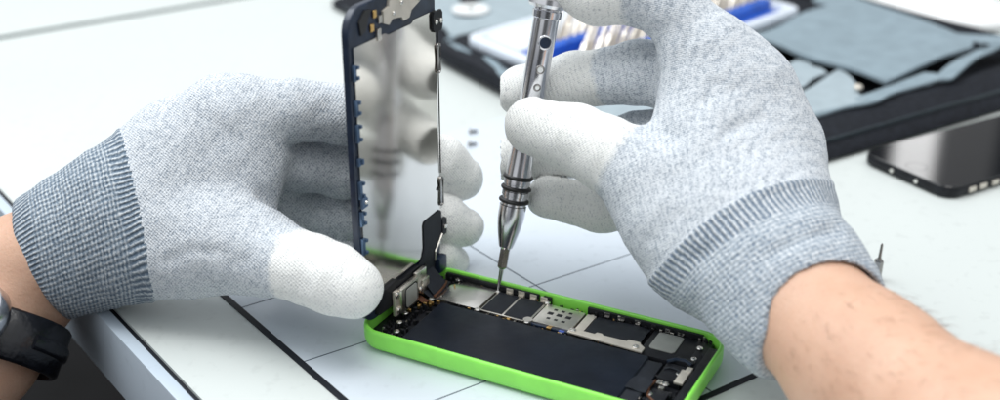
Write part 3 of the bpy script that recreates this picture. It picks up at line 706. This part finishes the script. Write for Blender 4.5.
def surface_nets(fun, lo, hi, st):
    lo = np.asarray(lo, float); n = np.ceil((np.asarray(hi)-lo)/st).astype(int)+1
    xs = [lo[i]+st*np.arange(n[i]) for i in range(3)]
    F = np.empty(n, np.float32)
    Yg, Zg = np.meshgrid(xs[1], xs[2], indexing='ij'); yz = np.stack([Yg.ravel(), Zg.ravel()], 1)
    cn = (n+3)//4+1
    gc = np.stack(np.meshgrid(*[lo[i]+4*st*np.arange(cn[i]) for i in range(3)], indexing='ij'), -1).reshape(-1, 3)
    Fc_ = fun(gc).reshape(cn)                                # coarse pass, then only the shell near the surface
    ri = [np.minimum((np.arange(n[i])+2)//4, cn[i]-1) for i in range(3)]
    F[:] = Fc_[np.ix_(*ri)]
    near = np.argwhere(np.abs(F) < 4*st*1.25+2.5)
    for i in range(0, len(near), 300000):
        q = near[i:i+300000]; F[tuple(q.T)] = fun(lo + st*q)
    S = F < 0
    c = np.zeros(n-1, int)
    for dx in (0, 1):
        for dy in (0, 1):
            for dz in (0, 1): c += S[dx:n[0]-1+dx, dy:n[1]-1+dy, dz:n[2]-1+dz]
    act = (c > 0) & (c < 8); idx = -np.ones(n-1, int); ids = np.argwhere(act); idx[act] = np.arange(len(ids))
    acc = np.zeros((len(ids), 3)); cnt = np.zeros(len(ids))
    for ax_ in range(3):
        o1, o2 = [k for k in range(3) if k != ax_]
        for p in (0, 1):
            for q in (0, 1):
                A = ids.copy(); A[:, o1] += p; A[:, o2] += q; B = A.copy(); B[:, ax_] += 1
                fa = F[tuple(A.T)]; fb = F[tuple(B.T)]; mk = (fa < 0) != (fb < 0)
                t = fa/(fa-fb+1e-12); pt = A.astype(float); pt[:, ax_] += t
                acc[mk] += pt[mk]; cnt[mk] += 1
    V = lo + st*acc/cnt[:, None]
    faces = []
    for ax_ in range(3):
        o1, o2 = (ax_+1) % 3, (ax_+2) % 3
        sl0 = [slice(None)]*3; sl1 = [slice(None)]*3; sl0[ax_] = slice(0, -1); sl1[ax_] = slice(1, None)
        a = S[tuple(sl0)]; b = S[tuple(sl1)]; E = np.argwhere(a != b)
        E = E[(E[:, o1] > 0) & (E[:, o2] > 0) & (E[:, o1] < n[o1]-1) & (E[:, o2] < n[o2]-1)]
        s_in = a[tuple(E.T)]
        def ci(d1, d2):
            G = E.copy(); G[:, o1] -= d1; G[:, o2] -= d2; return idx[tuple(G.T)]
        q = np.stack([ci(1, 1), ci(0, 1), ci(0, 0), ci(1, 0)], 1)
        q[~s_in] = q[~s_in][:, ::-1]; faces.append(q)
    Fc = np.concatenate(faces); Fc = Fc[(Fc >= 0).all(1)]
    for it in range(2):                       # settle on the true surface
        e = 0.25; f0 = fun(V)
        G = np.stack([fun(V+np.eye(3)[k]*e)-f0 for k in range(3)], 1)/e
        g2_ = np.maximum((G*G).sum(1), 0.2); V = V - np.clip(f0/g2_, -1, 1)[:, None]*G
    return V, Fc

def np_mesh(name, V, Fc, mat, parent, attrs=None):
    used = np.unique(Fc); mp = -np.ones(len(V), int); mp[used] = np.arange(len(used))
    V2 = V[used]; F2 = mp[Fc]
    me = bpy.data.meshes.new(name); me.vertices.add(len(V2)); me.vertices.foreach_set('co', (V2*MM).ravel())
    me.loops.add(F2.size); me.loops.foreach_set('vertex_index', F2.ravel()); me.polygons.add(len(F2))
    me.polygons.foreach_set('loop_start', np.arange(len(F2))*4)
    me.update(calc_edges=True); me.polygons.foreach_set('use_smooth', [True]*len(F2))
    for k, (typ, arr) in (attrs or {}).items():
        at_ = me.attributes.new(k, typ, 'POINT'); arr = arr[used]
        at_.data.foreach_set('value' if typ == 'FLOAT' else 'vector', arr.ravel().astype(np.float32))
    me.validate(); me.update()
    return link_mesh(name, me, mat, parent)

def basis(d):
    d = d/np.linalg.norm(d); u = np.cross(d, [0, 0, 1.0]); u /= np.linalg.norm(u); return d, u, np.cross(u, d)

rs = np.random.RandomState(5)
def lump(P, sc_, seed):       # cheap smooth noise
    r = np.random.RandomState(seed); out = np.zeros(len(P))
    for k in range(6):
        w = r.normal(size=3); w /= np.linalg.norm(w); out += np.sin(P @ (w*2*pi/(sc_*(0.7+0.6*r.rand()))) + r.rand()*6.28 + 1.3*np.sin(P @ (r.normal(size=3)*0.6/sc_*2)))
    return out/6

def sight_plane(p, q, toward, depth=450):
    """plane through the viewpoint the seam was sighted from and two seam points; positive towards the arm"""
    c0 = np.array([0, 0, CAMH]); n = np.cross(at(*p, depth)-c0, at(*q, depth)-c0); n /= np.linalg.norm(n)
    if (toward-c0) @ n < 0: n = -n
    mid = (at(*p, depth)+at(*q, depth))/2; ch = at(*q, depth)-at(*p, depth); half = np.linalg.norm(ch)/2; ch = ch/np.linalg.norm(ch)
    return c0, n, mid, ch, half

class Glove:
    def __init__(s, k=9): s.pr = []; s.k = k; s.kf = 6.0; s.fing = []; s.folds = []
    def palm(s, pts, kk=None):
        q = [(at(*p[:3]), p[3]) for p in pts]
        for (a, ra), (b, rb) in zip(q, q[1:]): s.pr.append((a, b, ra, rb))
    def finger(s, pts, dip):
        """pts (px,py,dep,r); dip = distance in mm from the tip that is coated"""
        q = [(at(*p[:3]), p[3]) for p in pts]; L_ = 0; acc = [0]
        for (a, _), (b, _) in zip(q[::-1], q[::-1][1:]): L_ += np.linalg.norm(a-b); acc.append(L_)
        s.fing.append((q, acc[::-1], dip))
    def fold(s, pts, r, depth):
        q = [at(*p) for p in pts]; s.folds.append((q, r, depth))
    def f(s, P):
        d = None
        for a, b, ra, rb in s.pr:
            c, _ = cone(P, a, b, ra, rb, s.nrm, s.flat); d = c if d is None else smin(d, c, s.k)
        D = []
        for q, acc, dip in s.fing:
            e = None
            for (a, ra), (b, rb) in zip(q, q[1:]):
                c, _ = cone(P, a, b, ra, rb); e = c if e is None else smin(e, c, 3.0)
            D.append(e)
        e = D[0]
        for x in D[1:]: e = smin(e, x, 0.8)
        d = smin(d, e, s.kf)
        for q, r, dep in s.folds:
            m_ = None
            for a, b in zip(q, q[1:]):
                t = seg_par(P, a, b); v = P-(a+t[:, None]*(b-a)); c = np.sqrt((v*v).sum(1)); m_ = c if m_ is None else np.minimum(m_, c)
            d = d + dep*np.exp(-(m_/r)**2)
        d = d + 0.42*lump(P, 17, 3) + 0.22*lump(P, 7.5, 4)
        # wrist opening
        if s.cut is not None:
            o, ax_, cf = s.cut[:3]
            plane = (P-o) @ ax_ + 0.5*np.sin(P @ np.array([.3, .2, .4]))
            if len(s.cut) > 3:
                c0, n0, mid, ch, half, bow = s.cut[3]; qq = np.clip((P-mid) @ ch/half, -1.5, 1.5)
                plane = (P-c0) @ n0 - bow*(1-qq*qq)
            d = -smin(-d, -plane, 2.5)
            inner, _ = cone(P, *cf)
            d = -smin(-d, inner-0.4 + np.clip(-14-(P-o) @ ax_, 0, 9)*3, 1.6)
        return d
    def dipval(s, P):
        best = np.full(len(P), 1e9); val = np.zeros(len(P)); al = np.zeros(len(P)); ro = np.zeros(len(P))
        for q, acc, dip in s.fing:
            for k, ((a, ra), (b, rb)) in enumerate(zip(q, q[1:])):
                c, t = cone(P, a, b, ra, rb); dist = acc[k]+(acc[k+1]-acc[k])*t
                mk = c < best; best[mk] = c[mk]; al[mk] = dist[mk]
                val[mk] = np.clip(0.5+(dip-dist[mk])/7.0, 0, 1)
                dd, u_, w_ = basis(b-a); v = P-a; an = np.arctan2(v @ w_, v @ u_)*0.5*(ra+rb); ro[mk] = an[mk]
        far = best > 9; val[far] = 0
        return val, al, ro, best

def build_glove(g, o_hand, o_open, lo, hi, st, boundary, parent, cuffmat, glabel, clabel):
    """boundary: fraction point where the ribbed cuff starts"""
    V, Fc = surface_nets(g.f, lo, hi, st)
    axd, u_, w_ = basis(o_open-o_hand)
    c0, n0, mid, ch, half = boundary[:5]; qq = (V-mid) @ ch/half
    al = (V-c0) @ n0 + boundary[5]*(1-qq*qq)
    dip, fal, fro, best = g.dipval(V)
    rel = V-o_hand; x, y = rel @ u_, rel @ w_; an = np.arctan2(y, x)
    kn = np.stack([al, an*28, al*0], 1)
    nf = best < 3.0
    kn = np.stack([al, V @ np.array([0.0, .42, .91]), al*0], 1)
    sl = np.stack([al, np.cos(an), np.sin(an)], 1)
    fal_ = al[Fc].mean(1); cu = fal_ > 0
    # a raised ridge where the knit changes, ribs on the band
    Nn = np.stack([g.f(V+np.eye(3)[k]*0.3) for k in range(3)], 1)-g.f(V)[:, None]; Nn /= np.linalg.norm(Nn, axis=1)[:, None]+1e-9
    V = V + Nn*(0.5*np.exp(-((al-1.0)/1.3)**2) + 0.35*np.exp(-((al-14.5)/2.0)**2)*(al > 0))[:, None]
    at_ = {'dip': ('FLOAT', dip), 'knit': ('FLOAT_VECTOR', kn), 'sleeve': ('FLOAT_VECTOR', sl)}
    go = np_mesh('glove', V, Fc[~cu], M['glove'], parent, at_); go['label'] = glabel
    co = np_mesh('cuff', V, Fc[cu], M[cuffmat], go, at_); co['label'] = clabel
    return go

person = empty('person', (0, 250, -750))
tag(person, 'person at the bench in grey knitted work gloves, bare forearms, repairing the phone', 'person')
OFF = Vector((0, -0.250, 0.750))
camdir = np.array([0, cos(PITCH), -sin(PITCH)])

# ---- left hand
gl = Glove(9); gl.nrm = camdir; gl.flat = 0.78; gl.bend = None
gl.palm([(18, 271, 498, 26.5), (92, 238, 486, 27.5), (138, 217, 482, 29)])
gl.palm([(138, 205, 483, 27), (185, 160, 482, 24), (228, 122, 474, 17.5), (250, 112, 470, 14)])
gl.palm([(138, 218, 482, 28), (200, 170, 480, 24), (248, 150, 470, 15.5)])
gl.palm([(150, 220, 480, 27), (200, 205, 478, 23), (240, 186, 472, 16)])
gl.palm([(138, 232, 480, 26), (190, 240, 472, 21), (225, 240, 466, 18.5), (255, 250, 460, 16.5)])
gl.finger([(242, 120, 472, 15), (295, 110, 473, 12.2), (345, 114, 478, 11.6), (395, 135, 496, 9.5), (412, 150, 502, 9)], 30)
gl.finger([(240, 150, 474, 15), (300, 163, 488, 11.4), (345, 170, 494, 11.4), (415, 155, 508, 12.0), (440, 165, 516, 12.6), (460, 178, 520, 10.0)], 46)
gl.finger([(236, 180, 482, 15), (296, 206, 503, 11.2), (345, 217, 506, 11.2), (410, 214, 510, 11), (440, 219, 514, 11.2), (464, 227, 518, 8.6)], 46)
gl.finger([(236, 215, 484, 14), (300, 250, 506, 11.0), (345, 258, 508, 11.0), (405, 250, 512, 10), (436, 255, 517, 9.8), (453, 261, 524, 7.2)], 34)
gl.finger([(228, 242, 466, 18), (268, 256, 459, 15.2), (312, 270, 447, 13.0), (335, 280, 442, 12.6), (352, 288, 439, 11.4)], 28)
gl.kf = 3.5
gl.fold([(262, 196, 462), (276, 206, 466)], 3.2, 2.4)
gl.fold([(266, 150, 452), (256, 190, 448), (262, 232, 446)], 3.2, 1.1)
gl.fold([(232, 180, 450), (246, 214, 446)], 3.0, 0.6)
gl.fold([(306, 236, 432), (296, 262, 430), (300, 285, 432)], 2.0, 0.7)
gl.fold([(262, 128, 452), (250, 160, 448), (262, 186, 448), (258, 205, 446)], 2.6, 1.0)
gl.fold([(178, 285, 452), (215, 268, 446), (240, 262, 444)], 3.0, 0.8)
gl.fold([(330, 246, 430), (322, 270, 428), (330, 300, 430)], 1.6, 0.45)
gl.fold([(346, 262, 428), (341, 285, 426)], 1.3, 0.35)
gl.fold([(285, 232, 440), (276, 255, 442), (284, 286, 444)], 1.8, 0.7)
gl.fold([(215, 120, 460), (232, 140, 455), (240, 175, 450)], 3.2, 0.7)
gl.fold([(165, 262, 455), (190, 250, 452), (222, 252, 448)], 2.6, 0.8)
oo = at(24, 268, 496); oh = at(138, 217, 482)
axd = (oo-oh)/np.linalg.norm(oo-oh)
fa = at(92, 238, 486); fb = at(20, 270, 497)
gl.cut = (oo, axd, (fa, fb, 23.0, 23.0), sight_plane((13, 193), (77, 328), oo, 490) + (8.0,))
build_glove(gl, oh, oo, (-232, 362, -18), (6, 520, 122), 1.0, sight_plane((123, 140), (153, 292), oo, 480) + (1.0,), person, 'cuffl',
            'grey marled glove with white dipped fingertips on the left hand, gripping the raised panel', 'ribbed blue-grey cuff of the left glove')

# ---- right hand
gr = Glove(11); gr.nrm = camdir; gr.flat = 0.85; gr.bend = None
gr.palm([(825, 335, 404, 24.9), (790, 292, 416, 27), (742, 232, 436, 32)])
gr.palm([(700, 250, 438, 21), (672, 212, 440, 18), (655, 190, 444, 16)])
gr.palm([(735, 228, 438, 29), (700, 180, 444, 22), (655, 178, 446, 16)])
gr.palm([(745, 222, 440, 28), (725, 150, 448, 24), (715, 95, 452, 19), (706, 62, 453, 15)])
gr.palm([(772, 212, 444, 20), (768, 150, 452, 18.5), (742, 95, 455, 18), (715, 60, 454, 15)])
gr.palm([(755, 215, 446, 25), (735, 130, 462, 20), (720, 110, 466, 16)])
gr.finger([(718, 78, 453, 17), (706, 50, 452, 13.5), (668, 4, 454, 12.6), (640, -8, 456, 12.2), (598, -5, 460, 11.0), (566, -17, 464, 9.8)], 24)
gr.finger([(725, 118, 466, 15), (668, 74, 472, 13), (640, 72, 475, 12.4), (575, 80, 486, 11.2), (522, 91, 491, 10.6)], 34)
gr.finger([(735, 145, 466, 15), (665, 138, 484, 12), (640, 140, 488, 11.5), (575, 152, 496, 10.3), (512, 159, 500, 9.4)], 34)
gr.finger([(730, 180, 460, 15), (655, 200, 478, 11), (600, 207, 485, 10.0), (548, 197, 492, 8.7)], 36)
gr.finger([(690, 205, 441, 17), (650, 180, 445, 14.6), (604, 152, 451, 13.6), (575, 138, 456, 12.6), (533, 126, 461, 11.0)], 37)
gr.fold([(640, 118, 436), (690, 150, 430), (712, 190, 426)], 5.0, 1.6)
gr.fold([(660, 210, 428), (690, 172, 426), (730, 132, 426), (760, 120, 430)], 3.2, 1.3)
gr.fold([(680, 120, 438), (705, 100, 434), (715, 84, 434)], 2.6, 1.0)
gr.fold([(700, 200, 420), (745, 160, 424), (790, 150, 432)], 3.0, 0.8)
gr.fold([(655, 240, 425), (680, 215, 420)], 2.5, 0.7)
gr.fold([(690, 262, 414), (735, 235, 408), (800, 205, 416)], 2.6, 0.9)
gr.fold([(700, 300, 400), (760, 258, 394), (840, 228, 402)], 2.6, 1.3)
gr.fold([(735, 270, 394), (720, 290, 400), (715, 320, 404)], 2.2, 0.9)
gr.fold([(690, 40, 440), (672, 70, 440), (676, 98, 444)], 2.4, 0.9)
gr.fold([(700, 110, 432), (730, 92, 434), (762, 92, 440)], 3.0, 0.9)
gr.fold([(604, 120, 440), (596, 145, 438), (602, 178, 440)], 1.8, 0.7)
gr.fold([(560, 108, 446), (553, 130, 444), (560, 158, 446)], 1.5, 0.45)
gr.fold([(584, 52, 472), (580, 78, 470), (586, 106, 474)], 1.8, 0.6)
gr.fold([(650, 190, 432), (668, 220, 428), (690, 250, 424)], 2.6, 0.9)
ro = at(826, 335, 404); rh = at(742, 232, 436); rax = (ro-rh)/np.linalg.norm(ro-rh)
fra = at(790, 296, 416); frb = at(900, 385, 372)
gr.cut = (ro - rax*2, rax, (fra, frb, 21.5, 22.6))
Bd = at(742, 232, 436) + rax*1.0
def bendr(V): 
    # the cuff line bows: it runs further up at the ends than in the middle
    d, u2, w2 = basis(rax); q = (V-rh) @ u2; return 0.0105*q*q - 3.0
gr.bend = bendr
build_glove(gr, rh, ro, (0, 300, 2), (205, 500, 152), 1.0, sight_plane((654, 274), (828, 180), ro, 430) + (8.5,), person, 'cuffr',
            'grey marled glove with white dipped fingertips on the right hand, pinching the screwdriver', 'ribbed grey cuff of the right glove')

# ---- bare forearms, one mesh
def arm_mesh(chains):
    def f(P):
        d = np.full(len(P), 1e9)
        for ch_ in chains:
            e = None
            for (a, ra), (b, rb) in zip(ch_, ch_[1:]):
                c, _ = cone(P, a, b, ra, rb); e = c if e is None else smin(e, c, 10)
            d = np.minimum(d, e)
        return d + 0.5*lump(P, 40, 9)
    return f
armL = [(at(92, 238, 486), 22.0), (at(28, 270, 496), 22.0), (at(2, 300, 496), 24.0), (at(-30, 345, 488), 27), (np.array([-285., 345, -85]), 33), (np.array([-330., 270, -130]), 36)]
armR = [(at(770, 268, 426), 20), (at(790, 296, 416), 21.5), (at(866, 370, 386), 23.2), (at(975, 458, 350), 27.5), (np.array([205., 215, 40]), 36), (np.array([235., 140, 30]), 40)]
fL = arm_mesh([armL]); fR = arm_mesh([armR])
V1, F1 = surface_nets(fL, (-375, 225, -175), (-130, 490, 60), 2.0)
V2, F2 = surface_nets(fR, (70, 95, -15), (280, 400, 90), 2.0)
np_mesh('forearm', V1, F1, M['skin'], person)
np_mesh('forearm', V2, F2, M['skin'], person)
# fine hairs on the right forearm
Nh = np.stack([fR(V2+np.eye(3)[k]*0.5) for k in range(3)], 1)-fR(V2)[:, None]; Nh /= np.linalg.norm(Nh, axis=1)[:, None]+1e-9
m = MB(); rsel = np.random.RandomState(2).permutation(len(V2))[:3600]
adir = (armR[3][0]-armR[1][0]); adir /= np.linalg.norm(adir)
for i in rsel:
    p = V2[i]; nn = Nh[i]
    if (p-ro) @ adir < 8 or nn[2] < 0.0: continue
    tdir = adir - nn*(adir @ nn) + np.random.RandomState(i).normal(size=3)*0.35; tdir = tdir/np.linalg.norm(tdir)
    L_ = 3+4*random.random(); pts = [p-nn*0.2, p+nn*0.9+tdir*L_*.5, p+nn*1.0+tdir*L_]
    m.tube([Vector(q) for q in pts], [0.05, 0.04, 0.015], 3)
ho = m.build('arm_hair', 'hair', person); ho['kind'] = 'stuff'
for o in person.children_recursive:
    if o.parent is person: o.location = OFF
# ---- wristwatch
wc = at(-6, 338, 484); wa = at(-16, 370, 476) - at(6, 312, 484); wa /= np.linalg.norm(wa)
wt = empty('wristwatch', tuple(wc)); tag(wt, 'wristwatch with black leather strap and steel case on the left wrist', 'watch')
wd, wu, ww = basis(wa)
def band(R, w, th, a0=0, a1=2*pi, n=72, fl=0.9):
    g = []
    loops = []
    for i in range(n+1):
        a = a0+(a1-a0)*i/n; c = wu*cos(a)*R + ww*sin(a)*R*fl; o_ = wu*cos(a)+ww*sin(a)
        L_ = []
        for (x, y) in ((-w/2, 0), (-w/2, th*.6), (-w/2+1.2, th), (w/2-1.2, th), (w/2, th*.6), (w/2, 0)): L_.append(Vector(c + wd*x + o_*y))
        loops.append(L_)
    return MB().loft(loops)
band(26.2, 20, 2.8).build('strap', 'leather', wt, ang=50)
# keeper loop and buckle near the underside
ang_k = None
best = None
for a in np.linspace(0, 2*pi, 72):
    p = wc + wu*cos(a)*28 + ww*sin(a)*25
    v = p-np.array([0, 0, CAMH]); dep = v[1]*cos(PITCH)-v[2]*sin(PITCH); x = 500+FPX*v[0]/dep
    if best is None or x > best: best = x; ang_k = a
band(28.4, 6, 2.0, ang_k-0.9, ang_k+0.9, 24).build('keeper_loop', 'leather', wt, ang=50)
cc = at(-24, 318, 463)-wc; cdir = np.array([-0.45, -0.38, 0.80]); cdir /= np.linalg.norm(cdir)
wm = MB().lathe([(-6, 0), (-6, 12), (-3, 14), (1.5, 14.4), (2.6, 13.8), (3.0, 13), (2.6, 12.6), (2.6, 0)], 48, (Vector(cc), Vector(cdir))); wcase = wm.build('case', 'steel', wt)
MB().lathe([(2.5, 0), (2.5, 12.5), (3.0, 12), (3.1, 0)], 40, (Vector(cc), Vector(cdir))).build('glass', 'dial', wcase)

# ================================================================== LIGHT
w = bpy.data.worlds.new('World'); sc.world = w; w.use_nodes = True
nt = w.node_tree; bg = nt.nodes['Background']; tc = nt.nodes.new('ShaderNodeTexCoord'); sp = nt.nodes.new('ShaderNodeSeparateXYZ')
nt.links.new(tc.outputs['Generated'], sp.inputs[0])
def wm_(op, a, b=None):
    nd = nt.nodes.new('ShaderNodeMath'); nd.operation = op
    for i, v in enumerate((a, b)):
        if v is None: continue
        if isinstance(v, (int, float)): nd.inputs[i].default_value = v
        else: nt.links.new(v, nd.inputs[i])
    return nd.outputs[0]
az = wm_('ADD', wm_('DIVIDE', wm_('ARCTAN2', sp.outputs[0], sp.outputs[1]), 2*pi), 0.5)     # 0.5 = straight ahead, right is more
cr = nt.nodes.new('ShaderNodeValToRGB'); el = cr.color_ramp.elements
stops = [(0.0, .22), (0.035, .25), (0.06, 1.1), (0.12, 1.0), (0.25, 1.1), (0.34, .8), (0.42, 1.1), (0.50, 0.9), (0.528, 0.10), (0.5530, 0.06), (0.568, 0.06), (0.61, 0.07), (0.68, 0.6), (0.80, .9), (0.93, 1.0), (0.96, .25), (1.0, .22)]  # both ends darkened for the unseen photographer, giving the steel a dark stripe
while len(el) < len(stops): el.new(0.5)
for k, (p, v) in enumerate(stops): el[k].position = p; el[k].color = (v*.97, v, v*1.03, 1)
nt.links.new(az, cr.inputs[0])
cz = nt.nodes.new('ShaderNodeValToRGB'); ez = cz.color_ramp.elements
zs = [(0.0, (0.10, 0.10, 0.11)), (0.48, (0.25, 0.26, 0.28)), (0.53, (0.5, 0.5, 0.5)), (0.72, (0.9, 0.9, 0.9)), (1.0, (1.0, 1.0, 1.0))]
while len(ez) < len(zs): ez.new(0.5)
for k, (p, c_) in enumerate(zs): ez[k].position = p; ez[k].color = (*c_, 1)
nt.links.new(wm_('ADD', wm_('MULTIPLY', sp.outputs[2], 0.5), 0.5), cz.inputs[0])
hi_ = nt.nodes.new('ShaderNodeMix'); hi_.data_type = 'RGBA'
mr = nt.nodes.new('ShaderNodeMapRange'); mr.inputs['From Min'].default_value = 0.55; mr.inputs['From Max'].default_value = 0.85
nt.links.new(sp.outputs[2], mr.inputs[0]); nt.links.new(mr.outputs[0], hi_.inputs[0])
nt.links.new(cr.outputs[0], hi_.inputs[6]); hi_.inputs[7].default_value = (0.97, 1.0, 1.03, 1)
mu = nt.nodes.new('ShaderNodeMix'); mu.data_type = 'RGBA'; mu.blend_type = 'MULTIPLY'; mu.inputs[0].default_value = 1
nt.links.new(hi_.outputs[2], mu.inputs[6]); nt.links.new(cz.outputs[0], mu.inputs[7])
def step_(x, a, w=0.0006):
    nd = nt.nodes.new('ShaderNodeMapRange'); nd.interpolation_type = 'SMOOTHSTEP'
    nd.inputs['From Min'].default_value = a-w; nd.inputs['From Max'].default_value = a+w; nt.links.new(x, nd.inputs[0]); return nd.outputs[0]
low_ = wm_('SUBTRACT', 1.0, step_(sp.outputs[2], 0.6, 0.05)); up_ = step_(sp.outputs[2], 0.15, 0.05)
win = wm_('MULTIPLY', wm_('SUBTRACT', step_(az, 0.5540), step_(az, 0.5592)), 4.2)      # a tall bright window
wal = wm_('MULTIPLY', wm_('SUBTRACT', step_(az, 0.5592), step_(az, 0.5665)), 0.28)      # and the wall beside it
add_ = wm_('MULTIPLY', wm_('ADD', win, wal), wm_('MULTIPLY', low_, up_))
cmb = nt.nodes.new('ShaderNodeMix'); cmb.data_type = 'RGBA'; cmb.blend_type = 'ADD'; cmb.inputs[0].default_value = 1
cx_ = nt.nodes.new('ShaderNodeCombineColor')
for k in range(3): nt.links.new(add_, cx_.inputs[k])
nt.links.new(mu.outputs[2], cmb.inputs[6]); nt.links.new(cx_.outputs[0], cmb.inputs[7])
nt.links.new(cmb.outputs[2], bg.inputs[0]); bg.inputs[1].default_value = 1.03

def area(name, loc, target, size, size_y, power, col=(1, 1, 1)):
    l = bpy.data.lights.new(name, 'AREA'); l.shape = 'RECTANGLE'; l.size = size; l.size_y = size_y; l.energy = power; l.color = col
    o = bpy.data.objects.new(name, l); C.objects.link(o); o.location = loc
    o.rotation_euler = (Vector(target)-Vector(loc)).to_track_quat('-Z', 'Y').to_euler(); return o
area('window_light', (-0.75, 0.75, 1.3), (0, .42, 0), 1.2, 0.9, 15, (0.94, 0.98, 1.0))
area('ceiling_light', (0.2, 0.15, 1.5), (0.05, .42, 0), 0.9, 0.6, 10.5, (1.0, 0.985, 0.96))

# ================================================================== CAMERA
cam = bpy.data.cameras.new('camera'); co = bpy.data.objects.new('camera', cam); C.objects.link(co)
cam.sensor_width = 36; cam.lens = 36*FPX/1000; cam.clip_start = 0.01; cam.clip_end = 50
co.location = (0, 0, CAMH*MM); co.rotation_euler = (pi/2-PITCH, 0, 0)
cam.dof.use_dof = True; cam.dof.focus_distance = 0.468; cam.dof.aperture_fstop = 6.3
sc.camera = co
vs = sc.view_settings; vs.view_transform = 'Standard'; vs.look = 'None'; vs.exposure = 0.0; vs.gamma = 1
sc.cycles.use_denoising = True
